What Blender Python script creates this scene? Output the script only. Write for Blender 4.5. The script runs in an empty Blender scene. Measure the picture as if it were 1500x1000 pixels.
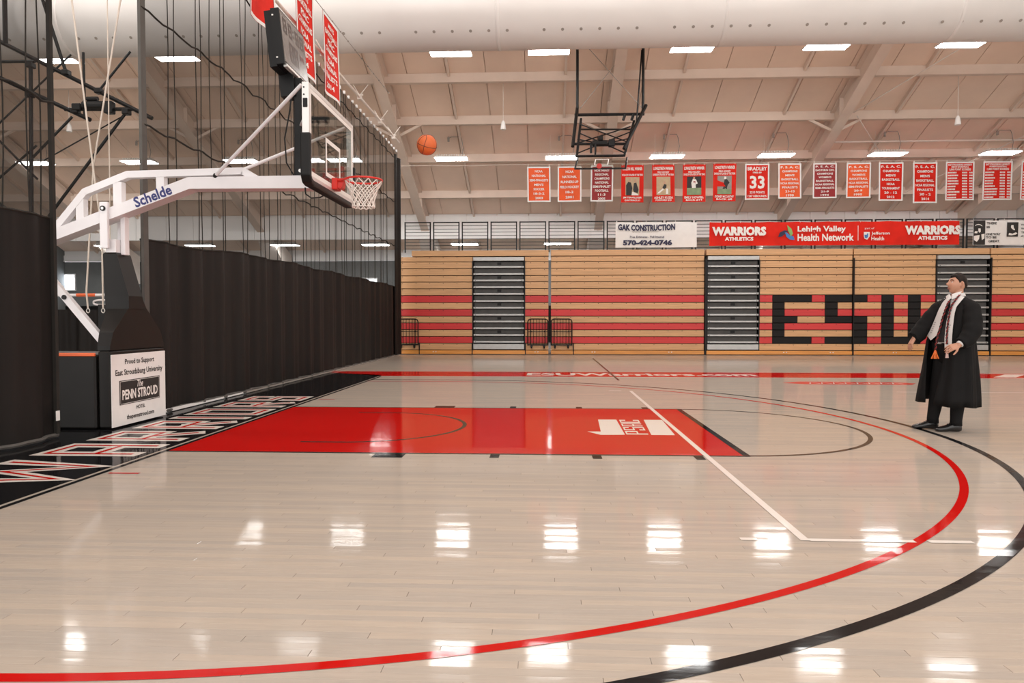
import bpy, bmesh, math, random
from mathutils import Vector, Matrix, noise
random.seed(7)
PI = math.pi
S = bpy.context.scene
COL = S.collection

# ---------------------------------------------------------------- camera, world, lamps, exposure
cam_d = bpy.data.cameras.new('camera')
cam = bpy.data.objects.new('camera', cam_d)
COL.objects.link(cam)
cam.location = (3.8165, -8.8533, 1.3315)
cam.rotation_euler = (PI/2 - 0.0313, 0, 0.0480)
cam_d.sensor_width = 36.0
cam_d.lens = 36.0 * 1051.9 / 1500.0
cam_d.clip_end = 200
S.camera = cam
S.view_settings.view_transform = 'Standard'
S.view_settings.look = 'None'
S.view_settings.gamma = 1.0
S.view_settings.use_curve_mapping = False
S.view_settings.exposure = 0.92

world = bpy.data.worlds.new('hall_air')
S.world = world
world.use_nodes = True
world.node_tree.nodes['Background'].inputs[0].default_value = (1.0, 0.98, 0.96, 1)
world.node_tree.nodes['Background'].inputs[1].default_value = 1.25

LAMP_W, LAMP_D = 1.36, 0.62          # one linear high-bay lamp
LAMP_RADIANCE = 20.0
LAMP_COL = (1.0, 0.985, 0.96)


def roof_z(y):
    return 18.49 - 0.42 * y if y >= 2 else 17.65 - 0.30 * (2 - y)


def hall_lamp(x, y, z):
    """light of one of the hall's lamps that hang out of the photograph"""
    L = bpy.data.lights.new('hall_lamp', 'AREA')
    L.shape = 'RECTANGLE'
    L.size, L.size_y = LAMP_W, LAMP_D
    L.energy = PI * LAMP_W * LAMP_D * LAMP_RADIANCE
    L.color = LAMP_COL
    o = bpy.data.objects.new('hall_lamp', L)
    o.location = (x, y, z)
    COL.objects.link(o)


for ly, lz in ((9.0, 12.6), (2.5, 13.6), (-4.0, 12.2)):
    for k in range(9):
        hall_lamp(-17.8 + 4.65 * k, ly, lz)

# ---------------------------------------------------------------- materials


def nodes_of(name):
    m = bpy.data.materials.new(name)
    m.use_nodes = True
    nt = m.node_tree
    return m, nt, nt.nodes['Principled BSDF']


def mat(name, c, rough=0.5, metal=0.0, coat=0.0, var=0.06, scale=6.0, spec=0.5, stretch=(1, 1, 1)):
    """plain painted / cloth / metal surface with a little procedural unevenness"""
    m, nt, b = nodes_of(name)
    b.inputs['Roughness'].default_value = rough
    b.inputs['Metallic'].default_value = metal
    b.inputs['Coat Weight'].default_value = coat
    b.inputs['Specular IOR Level'].default_value = spec
    g = nt.nodes.new('ShaderNodeNewGeometry')
    mp = nt.nodes.new('ShaderNodeMapping')
    mp.inputs['Scale'].default_value = stretch
    n = nt.nodes.new('ShaderNodeTexNoise')
    n.inputs['Scale'].default_value = scale
    n.inputs['Detail'].default_value = 4
    nt.links.new(g.outputs['Position'], mp.inputs[0])
    nt.links.new(mp.outputs[0], n.inputs['Vector'])
    r = nt.nodes.new('ShaderNodeMapRange')
    r.inputs[1].default_value = 0.3
    r.inputs[2].default_value = 0.7
    r.inputs[3].default_value = 1 - var
    r.inputs[4].default_value = 1 + var
    nt.links.new(n.outputs['Fac'], r.inputs[0])
    mx = nt.nodes.new('ShaderNodeVectorMath')
    mx.operation = 'SCALE'
    mx.inputs[0].default_value = c
    nt.links.new(r.outputs[0], mx.inputs['Scale'])
    nt.links.new(mx.outputs[0], b.inputs['Base Color'])
    return m


def emit(name, c, s):
    m, nt, b = nodes_of(name)
    b.inputs['Base Color'].default_value = (*c, 1)
    b.inputs['Emission Color'].default_value = (*c, 1)
    b.inputs['Emission Strength'].default_value = s
    return m


BOARD_W, BOARD_L, GOLD = 0.057, 1.35, 0.618034


def floor_finish(name, c, planks=True, rough=0.075):
    """varnished maple strips: colour, grain and joints follow the strip grid; clear gloss over all"""
    m, nt, b = nodes_of(name)
    N, Lk = nt.nodes, nt.links

    def math_n(op, a, bb=None):
        q = N.new('ShaderNodeMath')
        q.operation = op
        for i, v in enumerate((a, bb)):
            if v is None:
                continue
            if isinstance(v, (int, float)):
                q.inputs[i].default_value = v
            else:
                Lk.new(v, q.inputs[i])
        return q.outputs[0]
    g = N.new('ShaderNodeNewGeometry')
    sp = N.new('ShaderNodeSeparateXYZ')
    Lk.new(g.outputs['Position'], sp.inputs[0])
    x, y = sp.outputs[0], sp.outputs[1]
    yr = math_n('DIVIDE', y, BOARD_W)
    row = math_n('FLOOR', yr)
    off = math_n('MULTIPLY', math_n('FRACT', math_n('MULTIPLY', row, GOLD)), BOARD_L)
    xr = math_n('DIVIDE', math_n('ADD', x, off), BOARD_L)
    idx = math_n('FLOOR', xr)
    cmb = N.new('ShaderNodeCombineXYZ')
    Lk.new(row, cmb.inputs[0])
    Lk.new(idx, cmb.inputs[1])
    wn = N.new('ShaderNodeTexWhiteNoise')
    wn.noise_dimensions = '2D'
    Lk.new(cmb.outputs[0], wn.inputs['Vector'])
    mp = N.new('ShaderNodeMapping')
    mp.inputs['Scale'].default_value = (1.6, 26, 1)
    Lk.new(g.outputs['Position'], mp.inputs[0])
    ad = N.new('ShaderNodeVectorMath')
    ad.operation = 'ADD'
    Lk.new(mp.outputs[0], ad.inputs[0])
    Lk.new(wn.outputs['Color'], ad.inputs[1])
    nz = N.new('ShaderNodeTexNoise')
    nz.inputs['Scale'].default_value = 2.2
    nz.inputs['Detail'].default_value = 6
    nz.inputs['Roughness'].default_value = 0.65
    Lk.new(ad.outputs[0], nz.inputs['Vector'])
    v = wn.outputs['Value']
    if planks:
        k = math_n('ADD', math_n('MULTIPLY', v, 0.15), 0.925)
        k = math_n('MULTIPLY', k, math_n('ADD', math_n('MULTIPLY', nz.outputs['Fac'], 0.30), 0.85))
    else:
        k = math_n('ADD', math_n('MULTIPLY', nz.outputs['Fac'], 0.10), 0.95)
    fy = math_n('FRACT', yr)
    jy = math_n('GREATER_THAN', math_n('ABSOLUTE', math_n('SUBTRACT', fy, 0.5)), 0.488)
    fx = math_n('FRACT', xr)
    jx = math_n('GREATER_THAN', math_n('ABSOLUTE', math_n('SUBTRACT', fx, 0.5)), 0.4988)
    j = math_n('MAXIMUM', jy, jx)
    k = math_n('MULTIPLY', k, math_n('SUBTRACT', 1.0, math_n('MULTIPLY', j, 0.30 if planks else 0.12)))
    sc = N.new('ShaderNodeVectorMath')
    sc.operation = 'SCALE'
    sc.inputs[0].default_value = c
    Lk.new(k, sc.inputs['Scale'])
    if planks:
        hs = N.new('ShaderNodeHueSaturation')
        Lk.new(sc.outputs[0], hs.inputs['Color'])
        Lk.new(math_n('ADD', math_n('MULTIPLY', wn.outputs['Value'], 0.25), 0.87), hs.inputs['Saturation'])
        Lk.new(hs.outputs[0], b.inputs['Base Color'])
    else:
        Lk.new(sc.outputs[0], b.inputs['Base Color'])
    # each strip lies a hair out of level, so reflections break into bars
    sb = N.new('ShaderNodeVectorMath')
    sb.operation = 'SUBTRACT'
    sb.inputs[1].default_value = (0.5, 0.5, 0.5)
    Lk.new(wn.outputs['Color'], sb.inputs[0])
    tl = N.new('ShaderNodeVectorMath')
    tl.operation = 'MULTIPLY'
    tl.inputs[1].default_value = (0.006, 0.012, 0.0)
    Lk.new(sb.outputs[0], tl.inputs[0])
    n2 = N.new('ShaderNodeTexNoise')
    n2.inputs['Scale'].default_value = 5.0
    n2.inputs['Detail'].default_value = 2
    Lk.new(mp.outputs[0], n2.inputs['Vector'])
    s2 = N.new('ShaderNodeVectorMath')
    s2.operation = 'SUBTRACT'
    s2.inputs[1].default_value = (0.5, 0.5, 0.5)
    Lk.new(n2.outputs['Color'], s2.inputs[0])
    t2 = N.new('ShaderNodeVectorMath')
    t2.operation = 'MULTIPLY'
    t2.inputs[1].default_value = (0.005, 0.022, 0.0)
    Lk.new(s2.outputs[0], t2.inputs[0])
    a1 = N.new('ShaderNodeVectorMath')
    a1.operation = 'ADD'
    Lk.new(tl.outputs[0], a1.inputs[0])
    Lk.new(t2.outputs[0], a1.inputs[1])
    a2 = N.new('ShaderNodeVectorMath')
    a2.operation = 'ADD'
    Lk.new(a1.outputs[0], a2.inputs[0])
    Lk.new(g.outputs['Normal'], a2.inputs[1])
    nn = N.new('ShaderNodeVectorMath')
    nn.operation = 'NORMALIZE'
    Lk.new(a2.outputs[0], nn.inputs[0])
    Lk.new(nn.outputs[0], b.inputs['Normal'])
    # worn satin varnish: a rough undercoat and a clear film whose sheen levels off at grazing angles
    b.inputs['Roughness'].default_value = 0.6
    b.inputs['Specular IOR Level'].default_value = 0.0
    gl = N.new('ShaderNodeBsdfGlossy')
    gl.inputs['Roughness'].default_value = rough
    Lk.new(nn.outputs[0], gl.inputs['Normal'])
    lw = N.new('ShaderNodeLayerWeight')
    lw.inputs['Blend'].default_value = 0.5
    p5 = math_n('POWER', lw.outputs['Facing'], 5.0)
    fr = math_n('ADD', math_n('MULTIPLY', p5, 0.54), 0.045)
    mx = N.new('ShaderNodeMixShader')
    Lk.new(fr, mx.inputs[0])
    Lk.new(b.outputs[0], mx.inputs[1])
    Lk.new(gl.outputs[0], mx.inputs[2])
    Lk.new(mx.outputs[0], N['Material Output'].inputs[0])
    return m


def wood_mat(name, c, rough=0.45, var=0.16, spec=0.5):
    m, nt, b = nodes_of(name)
    b.inputs['Specular IOR Level'].default_value = spec
    N, Lk = nt.nodes, nt.links
    g = N.new('ShaderNodeNewGeometry')
    oi = N.new('ShaderNodeObjectInfo')
    mp = N.new('ShaderNodeMapping')
    mp.inputs['Scale'].default_value = (0.8, 4, 22)
    Lk.new(g.outputs['Position'], mp.inputs[0])
    ad = N.new('ShaderNodeVectorMath')
    ad.operation = 'ADD'
    Lk.new(mp.outputs[0], ad.inputs[0])
    Lk.new(oi.outputs['Random'], ad.inputs[1])
    nz = N.new('ShaderNodeTexNoise')
    nz.inputs['Scale'].default_value = 1.6
    nz.inputs['Detail'].default_value = 5
    Lk.new(ad.outputs[0], nz.inputs['Vector'])
    r = N.new('ShaderNodeMapRange')
    r.inputs[1].default_value, r.inputs[2].default_value = 0.25, 0.75
    r.inputs[3].default_value, r.inputs[4].default_value = 1 - var, 1 + var
    Lk.new(nz.outputs['Fac'], r.inputs[0])
    # small dark screw heads along the upper edge of every board are separate geometry; this is grain only
    r2 = N.new('ShaderNodeMapRange')
    r2.inputs[3].default_value, r2.inputs[4].default_value = 0.92, 1.06
    Lk.new(oi.outputs['Random'], r2.inputs[0])
    mu = N.new('ShaderNodeMath')
    mu.operation = 'MULTIPLY'
    Lk.new(r.outputs[0], mu.inputs[0])
    Lk.new(r2.outputs[0], mu.inputs[1])
    sc = N.new('ShaderNodeVectorMath')
    sc.operation = 'SCALE'
    sc.inputs[0].default_value = c
    Lk.new(mu.outputs[0], sc.inputs['Scale'])
    Lk.new(sc.outputs[0], b.inputs['Base Color'])
    b.inputs['Roughness'].default_value = rough
    return m


def net_mat(name, c, cover):
    """open-weave net: a fixed share of thread, the rest open air"""
    m, nt, b = nodes_of(name)
    N, Lk = nt.nodes, nt.links
    b.inputs['Base Color'].default_value = (*c, 1)
    b.inputs['Roughness'].default_value = 0.9
    b.inputs['Specular IOR Level'].default_value = 0.1
    tr = N.new('ShaderNodeBsdfTransparent')
    mx = N.new('ShaderNodeMixShader')
    mx.inputs[0].default_value = cover
    Lk.new(tr.outputs[0], mx.inputs[1])
    Lk.new(b.outputs[0], mx.inputs[2])
    Lk.new(mx.outputs[0], N['Material Output'].inputs[0])
    return m


def glass_mat(name):
    m, nt, b = nodes_of(name)
    N, Lk = nt.nodes, nt.links
    tr = N.new('ShaderNodeBsdfTransparent')
    tr.inputs[0].default_value = (0.86, 0.88, 0.86, 1)
    gl = N.new('ShaderNodeBsdfGlossy')
    gl.inputs['Roughness'].default_value = 0.02
    lw = N.new('ShaderNodeLayerWeight')          # same on both faces of the pane
    lw.inputs['Blend'].default_value = 0.5
    pw = N.new('ShaderNodeMath')
    pw.operation = 'POWER'
    pw.inputs[1].default_value = 5.0
    Lk.new(lw.outputs['Facing'], pw.inputs[0])
    fr = N.new('ShaderNodeMath')
    fr.operation = 'MULTIPLY_ADD'
    fr.inputs[1].default_value, fr.inputs[2].default_value = 0.90, 0.045
    Lk.new(pw.outputs[0], fr.inputs[0])
    mx = N.new('ShaderNodeMixShader')
    Lk.new(fr.outputs[0], mx.inputs[0])
    Lk.new(tr.outputs[0], mx.inputs[1])
    Lk.new(gl.outputs[0], mx.inputs[2])
    Lk.new(mx.outputs[0], N['Material Output'].inputs[0])
    return m


M = {}
M['floor'] = floor_finish('maple_floor', (0.465, 0.400, 0.338))
M['p_red'] = floor_finish('red_floor_paint', (0.54, 0.007, 0.005), False)
M['p_black'] = floor_finish('black_floor_paint', (0.010, 0.010, 0.011), False)
M['p_line'] = floor_finish('dark_floor_line', (0.045, 0.038, 0.034), False)
M['p_white'] = floor_finish('white_floor_paint', (0.78, 0.72, 0.66), False)
M['p_pink'] = floor_finish('faded_red_floor_paint', (0.62, 0.10, 0.08), False)
M['roof'] = mat('roof_panel_beige', (0.84, 0.66, 0.54), 0.8, var=0.05, scale=0.7)
M['steel_beige'] = mat('beige_painted_steel', (0.74, 0.61, 0.52), 0.6, var=0.04, scale=1.5)
M['steel_light'] = mat('pale_painted_steel', (0.74, 0.66, 0.60), 0.6, var=0.04)
M['duct'] = mat('duct_fabric', (0.70, 0.675, 0.65), 0.8, var=0.02, scale=1.2)
M['fascia'] = mat('white_fascia_panel', (0.86, 0.85, 0.84), 0.6, var=0.03, scale=1.0)
M['block'] = mat('grey_wall_paint', (0.155, 0.165, 0.165), 0.7, var=0.06, scale=2.0)
M['bounce_cut'] = mat('dark_bounce_sheet', (0.15, 0.15, 0.15), 0.75, var=0.12, scale=9)  # dark tone of an added unseen floor sheet that cuts bounce light
M['pad_black'] = mat('black_vinyl', (0.010, 0.0088, 0.008), 0.42, var=0.10, scale=5, spec=0.22)
M['vinyl'] = mat('black_curtain_vinyl', (0.0125, 0.0105, 0.0095), 0.6, var=0.25, scale=1.2, stretch=(1, 5, 0.15), spec=0.2)
M['net_hem'] = mat('grey_webbing', (0.085, 0.078, 0.070), 0.8, var=0.1)
M['seam'] = mat('black_webbing', (0.026, 0.023, 0.020), 0.8, var=0.1, spec=0.2)
M['mesh'] = net_mat('curtain_net', (0.030, 0.027, 0.024), 0.51)
M['black'] = mat('black_metal', (0.008, 0.0075, 0.0075), 0.40, var=0.08, spec=0.25)
M['black_flat'] = mat('black_void', (0.012, 0.011, 0.011), 0.9, var=0.05)
M['white_steel'] = mat('white_powder_coat', (0.76, 0.73, 0.74), 0.35, var=0.02)
M['alu'] = mat('brushed_aluminium', (0.72, 0.69, 0.66), 0.40, metal=0.6, var=0.04)
M['alu_dull'] = mat('grey_aluminium_step', (0.46, 0.46, 0.45), 0.40, metal=0.5, var=0.06)
M['riser'] = mat('dark_grey_riser', (0.075, 0.073, 0.070), 0.6, var=0.12)
M['wood'] = wood_mat('bleacher_wood', (0.64, 0.365, 0.175))
M['wood_kick'] = wood_mat('varnished_kick_board', (0.72, 0.30, 0.06), 0.3)
M['wood_red'] = wood_mat('red_bleacher_board', (0.60, 0.030, 0.030), 0.45, 0.10)
M['wood_black'] = wood_mat('black_bleacher_board', (0.013, 0.012, 0.012), 0.6, 0.20, 0.2)
M['lens'] = emit('lamp_lens', LAMP_COL, LAMP_RADIANCE)
M['lamp_body'] = mat('lamp_housing', (0.78, 0.76, 0.72), 0.4, var=0.02)
M['daylight'] = emit('daylit_pane', (0.86, 0.92, 1.0), 4.0)
M['orange'] = mat('orange_banner_cloth', (0.80, 0.090, 0.006), 0.6, var=0.10, scale=2.0)
M['dark_red'] = mat('dark_red_banner_cloth', (0.30, 0.010, 0.012), 0.6, var=0.10, scale=2.0)
M['red'] = mat('red_banner_cloth', (0.66, 0.018, 0.008), 0.75, var=0.12, scale=2.0, spec=0.25)
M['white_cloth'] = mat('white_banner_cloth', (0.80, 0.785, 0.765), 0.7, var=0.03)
M['print_white'] = mat('white_print', (0.82, 0.79, 0.75), 0.6, var=0.02)
M['print_navy'] = mat('navy_print', (0.020, 0.018, 0.060), 0.6, var=0.03)
M['print_black'] = mat('black_print', (0.016, 0.014, 0.013), 0.6, var=0.03)
M['print_grey'] = mat('grey_print', (0.30, 0.27, 0.24), 0.6, var=0.10)
M['print_green'] = mat('green_print', (0.22, 0.42, 0.12), 0.6, var=0.03)
M['print_blue'] = mat('blue_print', (0.05, 0.20, 0.50), 0.6, var=0.03)
M['print_skin'] = mat('photo_print_tan', (0.52, 0.30, 0.20), 0.6, var=0.12)
M['print_turf'] = mat('photo_print_turf', (0.22, 0.30, 0.16), 0.6, var=0.15)
M['print_sand'] = mat('photo_print_sand', (0.50, 0.36, 0.22), 0.6, var=0.10)
M['sign_blue'] = mat('dark_blue_print', (0.030, 0.035, 0.16), 0.5, var=0.02)
M['rim'] = mat('red_rim_paint', (0.62, 0.020, 0.010), 0.35, var=0.03)
M['net'] = mat('net_cord', (0.78, 0.72, 0.66), 0.8, var=0.05)
M['glass'] = glass_mat('backboard_glass')
M['score_face'] = mat('scoreboard_face', (0.145, 0.120, 0.105), 0.25, var=0.05)
M['score_digit'] = mat('unlit_digit', (0.050, 0.026, 0.020), 0.4, var=0.05)
M['score_digit_red'] = mat('unlit_red_digit', (0.16, 0.035, 0.028), 0.4, var=0.05)
M['rope'] = mat('pale_rope', (0.70, 0.62, 0.54), 0.8, var=0.06)
M['ball_black'] = mat('black_ball_seam', (0.018, 0.012, 0.010), 0.6)
M['tape_orange'] = mat('orange_tape', (0.70, 0.12, 0.03), 0.5)
M['skin'] = mat('skin', (0.47, 0.235, 0.150), 0.5, var=0.06, scale=18)
M['hair'] = mat('dark_brown_hair', (0.012, 0.007, 0.005), 0.6, var=0.3, scale=60, spec=0.2)
M['robe'] = mat('black_gown_cloth', (0.0075, 0.007, 0.007), 0.75, var=0.15, scale=8, spec=0.15)
M['trouser'] = mat('black_trouser_cloth', (0.008, 0.0075, 0.008), 0.8, var=0.1, spec=0.2)
M['shirt'] = mat('white_shirt_cloth', (0.72, 0.70, 0.68), 0.8, var=0.03)
M['stole'] = mat('pale_stole_satin', (0.60, 0.57, 0.55), 0.45, var=0.04)
M['stole_print'] = mat('grey_stole_print', (0.33, 0.30, 0.29), 0.6)
M['tie'] = mat('black_tie_silk', (0.014, 0.012, 0.013), 0.45)
M['cord_red'] = mat('dark_red_cord', (0.22, 0.012, 0.012), 0.7)
M['cord_black'] = mat('black_cord', (0.02, 0.012, 0.012), 0.7)
M['tassel'] = mat('orange_tassel', (0.72, 0.16, 0.025), 0.7)
M['tassel_pale'] = mat('pale_tassel', (0.66, 0.46, 0.42), 0.7)
M['leather'] = mat('black_shoe_leather', (0.012, 0.011, 0.011), 0.22)
M['eye_white'] = mat('eye_white', (0.55, 0.50, 0.47), 0.3)
M['lip'] = mat('lip', (0.32, 0.11, 0.085), 0.5)

# ---------------------------------------------------------------- mesh building


class MB:
    def __init__(self):
        self.v, self.f, self.mi, self.cur = [], [], [], 0
        self.smooth = False

    def add(self, vs, fs):
        n = len(self.v)
        self.v += [Vector(p) for p in vs]
        for f in fs:
            self.f.append([n + i for i in f])
            self.mi.append(self.cur)

    def quad(self, a, b, c, d):
        self.add([a, b, c, d], [(0, 1, 2, 3)])

    def box(self, x0, x1, y0, y1, z0, z1, ch=0.0):
        if ch <= 0:
            vs = [(x, y, z) for z in (z0, z1) for y in (y0, y1) for x in (x0, x1)]
            self.add(vs, [(0, 2, 3, 1), (4, 5, 7, 6), (0, 1, 5, 4), (2, 6, 7, 3), (0, 4, 6, 2), (1, 3, 7, 5)])
            return
        lo, hi = Vector((x0, y0, z0)), Vector((x1, y1, z1))
        bm = bmesh.new()
        bmesh.ops.create_cube(bm, size=1.0)
        for v in bm.verts:
            v.co = Vector([lo[i] + (v.co[i] + 0.5) * (hi[i] - lo[i]) for i in range(3)])
        bmesh.ops.bevel(bm, geom=bm.edges[:] + bm.verts[:], offset=ch, segments=1, affect='EDGES', profile=0.5)
        self.bm(bm)

    def bm(self, bm, mtx=None):
        bm.verts.ensure_lookup_table()
        bm.verts.index_update()
        vs = [(mtx @ v.co) if mtx else v.co.copy() for v in bm.verts]
        self.add(vs, [[v.index for v in f.verts] for f in bm.faces])
        bm.free()

    def beam(self, p0, p1, w, h, up=(0, 0, 1)):
        """rectangular bar, w across, h along 'up'"""
        p0, p1 = Vector(p0), Vector(p1)
        d = (p1 - p0).normalized()
        s = d.cross(Vector(up)).normalized()
        u = s.cross(d).normalized()
        vs = []
        for p in (p0, p1):
            for a, b in ((-1, -1), (1, -1), (1, 1), (-1, 1)):
                vs.append(p + s * a * w / 2 + u * b * h / 2)
        self.add(vs, [(3, 2, 1, 0), (4, 5, 6, 7), (0, 1, 5, 4), (1, 2, 6, 5), (2, 3, 7, 6), (3, 0, 4, 7)])

    def tube(self, pts, r, n=8, cap=True, closed=False):
        pts = [Vector(p) for p in pts]
        rs = r if isinstance(r, (list, tuple)) else [r] * len(pts)
        m = len(pts)
        vs, fs = [], []
        ref = None
        for i, p in enumerate(pts):
            if closed:
                d = (pts[(i + 1) % m] - pts[i - 1]).normalized()
            else:
                d = (pts[min(i + 1, m - 1)] - pts[max(i - 1, 0)]).normalized()
            if ref is None:
                ref = Vector((0, 0, 1)) if abs(d.z) < 0.9 else Vector((1, 0, 0))
            s = d.cross(ref)
            if s.length < 1e-5:
                s = d.cross(Vector((0, 1, 0.3)))
            s.normalize()
            u = s.cross(d)
            ref = u
            for k in range(n):
                a = 2 * PI * k / n
                vs.append(p + (s * math.cos(a) + u * math.sin(a)) * rs[i])
        last = m if closed else m - 1
        for i in range(last):
            j = (i + 1) % m
            for k in range(n):
                k2 = (k + 1) % n
                fs.append((i * n + k, i * n + k2, j * n + k2, j * n + k))
        if cap and not closed:
            fs.append(tuple(range(n - 1, -1, -1)))
            fs.append(tuple((m - 1) * n + k for k in range(n)))
        self.add(vs, fs)

    def capsule(self, p0, p1, r0, r1, n=12):
        """tapered limb piece with round ends"""
        p0, p1 = Vector(p0), Vector(p1)
        d = (p1 - p0)
        L = d.length
        d.normalize()
        pts, rs = [], []
        for a in (-80, -50, -25):
            t = math.radians(a)
            pts.append(p0 + d * r0 * math.sin(t))
            rs.append(r0 * math.cos(t))
        pts += [p0, p1]
        rs += [r0, r1]
        for a in (25, 50, 80):
            t = math.radians(a)
            pts.append(p1 + d * r1 * math.sin(t))
            rs.append(r1 * math.cos(t))
        self.tube(pts, rs, n)

    def prism(self, poly, ax, a0, a1):
        """polygon in the plane square to axis ax, run from a0 to a1"""
        def P(p, a):
            q = list(p)
            q.insert('xyz'.index(ax), a)
            return q
        n = len(poly)
        vs = [P(p, a0) for p in poly] + [P(p, a1) for p in poly]
        fs = [tuple(range(n)), tuple(range(2 * n - 1, n - 1, -1))]
        for i in range(n):
            j = (i + 1) % n
            fs.append((i, i + n, j + n, j))
        self.add(vs, fs)

    def loft(self, rings, cap=True, closed=True):
        n = len(rings[0])
        vs = [p for r in rings for p in r]
        fs = []
        for i in range(len(rings) - 1):
            for k in range(n if closed else n - 1):
                k2 = (k + 1) % n
                fs.append((i * n + k, i * n + k2, (i + 1) * n + k2, (i + 1) * n + k))
        if cap:
            fs.append(tuple(range(n - 1, -1, -1)))
            fs.append(tuple((len(rings) - 1) * n + k for k in range(n)))
        self.add(vs, fs)

    def grid(self, fn, nu, nv):
        vs = [fn(i / nu, j / nv) for j in range(nv + 1) for i in range(nu + 1)]
        fs = []
        for j in range(nv):
            for i in range(nu):
                a = j * (nu + 1) + i
                fs.append((a, a + 1, a + nu + 2, a + nu + 1))
        self.add(vs, fs)

    def ball(self, c, rx, ry=None, rz=None, nu=16, nv=10):
        ry, rz = ry or rx, rz or rx
        bm = bmesh.new()
        bmesh.ops.create_uvsphere(bm, u_segments=nu, v_segments=nv, radius=1)
        self.bm(bm, Matrix.Translation(c) @ Matrix.Diagonal((rx, ry, rz, 1)))


ORIG = {}


def obj(name, mb, m, parent=None, smooth=False, kind=None, recalc=True):
    """one mesh object; vertices are given in hall coordinates, the origin goes to the base of the shape"""
    lo = Vector([min(v[i] for v in mb.v) for i in range(3)])
    hi = Vector([max(v[i] for v in mb.v) for i in range(3)])
    base = Vector(((lo.x + hi.x) / 2, (lo.y + hi.y) / 2, lo.z))
    me = bpy.data.meshes.new(name)
    me.from_pydata([v - base for v in mb.v], [], mb.f)
    ms = m if isinstance(m, (list, tuple)) else [m]
    for q in ms:
        me.materials.append(M[q] if isinstance(q, str) else q)
    if len(ms) > 1:
        me.polygons.foreach_set('material_index', mb.mi)
    if recalc:
        bm = bmesh.new()
        bm.from_mesh(me)
        bmesh.ops.recalc_face_normals(bm, faces=bm.faces[:])
        bm.to_mesh(me)
        bm.free()
    if smooth:
        me.polygons.foreach_set('use_smooth', [True] * len(me.polygons))
    me.update()
    o = bpy.data.objects.new(name, me)
    COL.objects.link(o)
    o.location = base
    ORIG[o.name] = base
    if parent:
        o.parent = parent
        o.matrix_parent_inverse = Matrix.Translation(-ORIG[parent.name])
        ORIG[o.name] = base
    if kind:
        o['kind'] = kind
    return o


def tag(o, label, cat, group=None):
    o['label'] = label
    o['category'] = cat
    if group:
        o['group'] = group
    return o


def thing(name, label, cat, loc, group=None):
    o = bpy.data.objects.new(name, None)
    o.empty_display_size = 0.2
    COL.objects.link(o)
    o.location = loc
    ORIG[o.name] = Vector(loc)
    return tag(o, label, cat, group)


def copy_thing(root, delta, label):
    r = root.copy()
    COL.objects.link(r)
    r.location = ORIG[root.name] + Vector(delta)
    ORIG[r.name] = r.location.copy()
    r['label'] = label
    kids = [o for o in COL.objects if o.parent == root]
    for c in kids:
        c2 = c.copy()
        COL.objects.link(c2)
        c2.parent = r
        c2.matrix_parent_inverse = c.matrix_parent_inverse.copy()
        for g in [o for o in COL.objects if o.parent == c]:
            g2 = g.copy()
            COL.objects.link(g2)
            g2.parent = c2
            g2.matrix_parent_inverse = g.matrix_parent_inverse.copy()
    return r


def struct(name, mb, m, parent=None, smooth=False):
    o = obj(name, mb, m, parent, smooth)
    if parent is None:
        o['kind'] = 'structure'
    return o


def one(fn, *a, **k):
    mb = MB()
    getattr(mb, fn)(*a, **k)
    return mb


# flat lettering ------------------------------------------------------------
TXT = {}


def glyphs(s, bold=0.0, shear=0.0):
    key = (s, bold, shear)
    if key not in TXT:
        cu = bpy.data.curves.new('lettering', 'FONT')
        cu.body = s
        cu.offset = bold
        cu.shear = shear
        cu.resolution_u = 2
        o = bpy.data.objects.new('lettering', cu)
        me = o.to_mesh()
        vs = [v.co.copy() for v in me.vertices]
        fs = [tuple(p.vertices) for p in me.polygons]
        o.to_mesh_clear()
        bpy.data.objects.remove(o)
        bpy.data.curves.remove(cu)
        x0, x1 = min(v.x for v in vs), max(v.x for v in vs)
        y0, y1 = min(v.y for v in vs), max(v.y for v in vs)
        TXT[key] = ([((v.x - x0) / (x1 - x0), (v.y - y0) / (y1 - y0)) for v in vs], fs, (x1 - x0) / (y1 - y0))
    return TXT[key]


def write(mb, s, cx, cy, w, h, place, bold=0.0, shear=0.0, arch=0.0):
    """text s fitted to a box w x h centred on (cx, cy); place(a, b) maps the flat sheet into the hall"""
    vs, fs, asp = glyphs(s, bold, shear)
    if w is None:
        w = h * asp
    out = []
    for a, b in vs:
        q = a - 0.5
        out.append(place(cx + q * w, cy + (b - 0.5) * h + arch * (0.25 - q * q)))
    mb.add(out, fs)
    return w


# block capitals drawn as strokes (polylines in a unit cell) -------------------
STROKE = {
    'W': [[(0.06, 1), (0.22, 0), (0.5, 0.75), (0.78, 0), (0.94, 1)]],
    'A': [[(0.05, 0), (0.05, 1), (0.95, 1), (0.95, 0)], [(0.05, 0.42), (0.95, 0.42)]],
    'R': [[(0.05, 0), (0.05, 1), (0.95, 1), (0.95, 0.45)], [(0.05, 0.45), (0.95, 0.45)], [(0.45, 0.45), (0.95, 0)]],
    'I': [[(0.5, 0), (0.5, 1)]],
    'O': [[(0.05, 0.5), (0.05, 0), (0.95, 0), (0.95, 1), (0.05, 1), (0.05, 0.5)]],
    'S': [[(0.95, 0.78), (0.95, 1), (0.05, 1), (0.05, 0.52), (0.95, 0.52), (0.95, 0), (0.05, 0), (0.05, 0.22)]],
    'P': [[(0.05, 0), (0.05, 1), (0.95, 1), (0.95, 0.45)], [(0.05, 0.45), (0.95, 0.45)]],
    'C': [[(0.95, 0.75), (0.95, 1), (0.05, 1), (0.05, 0), (0.95, 0), (0.95, 0.25)]],
}


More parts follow.
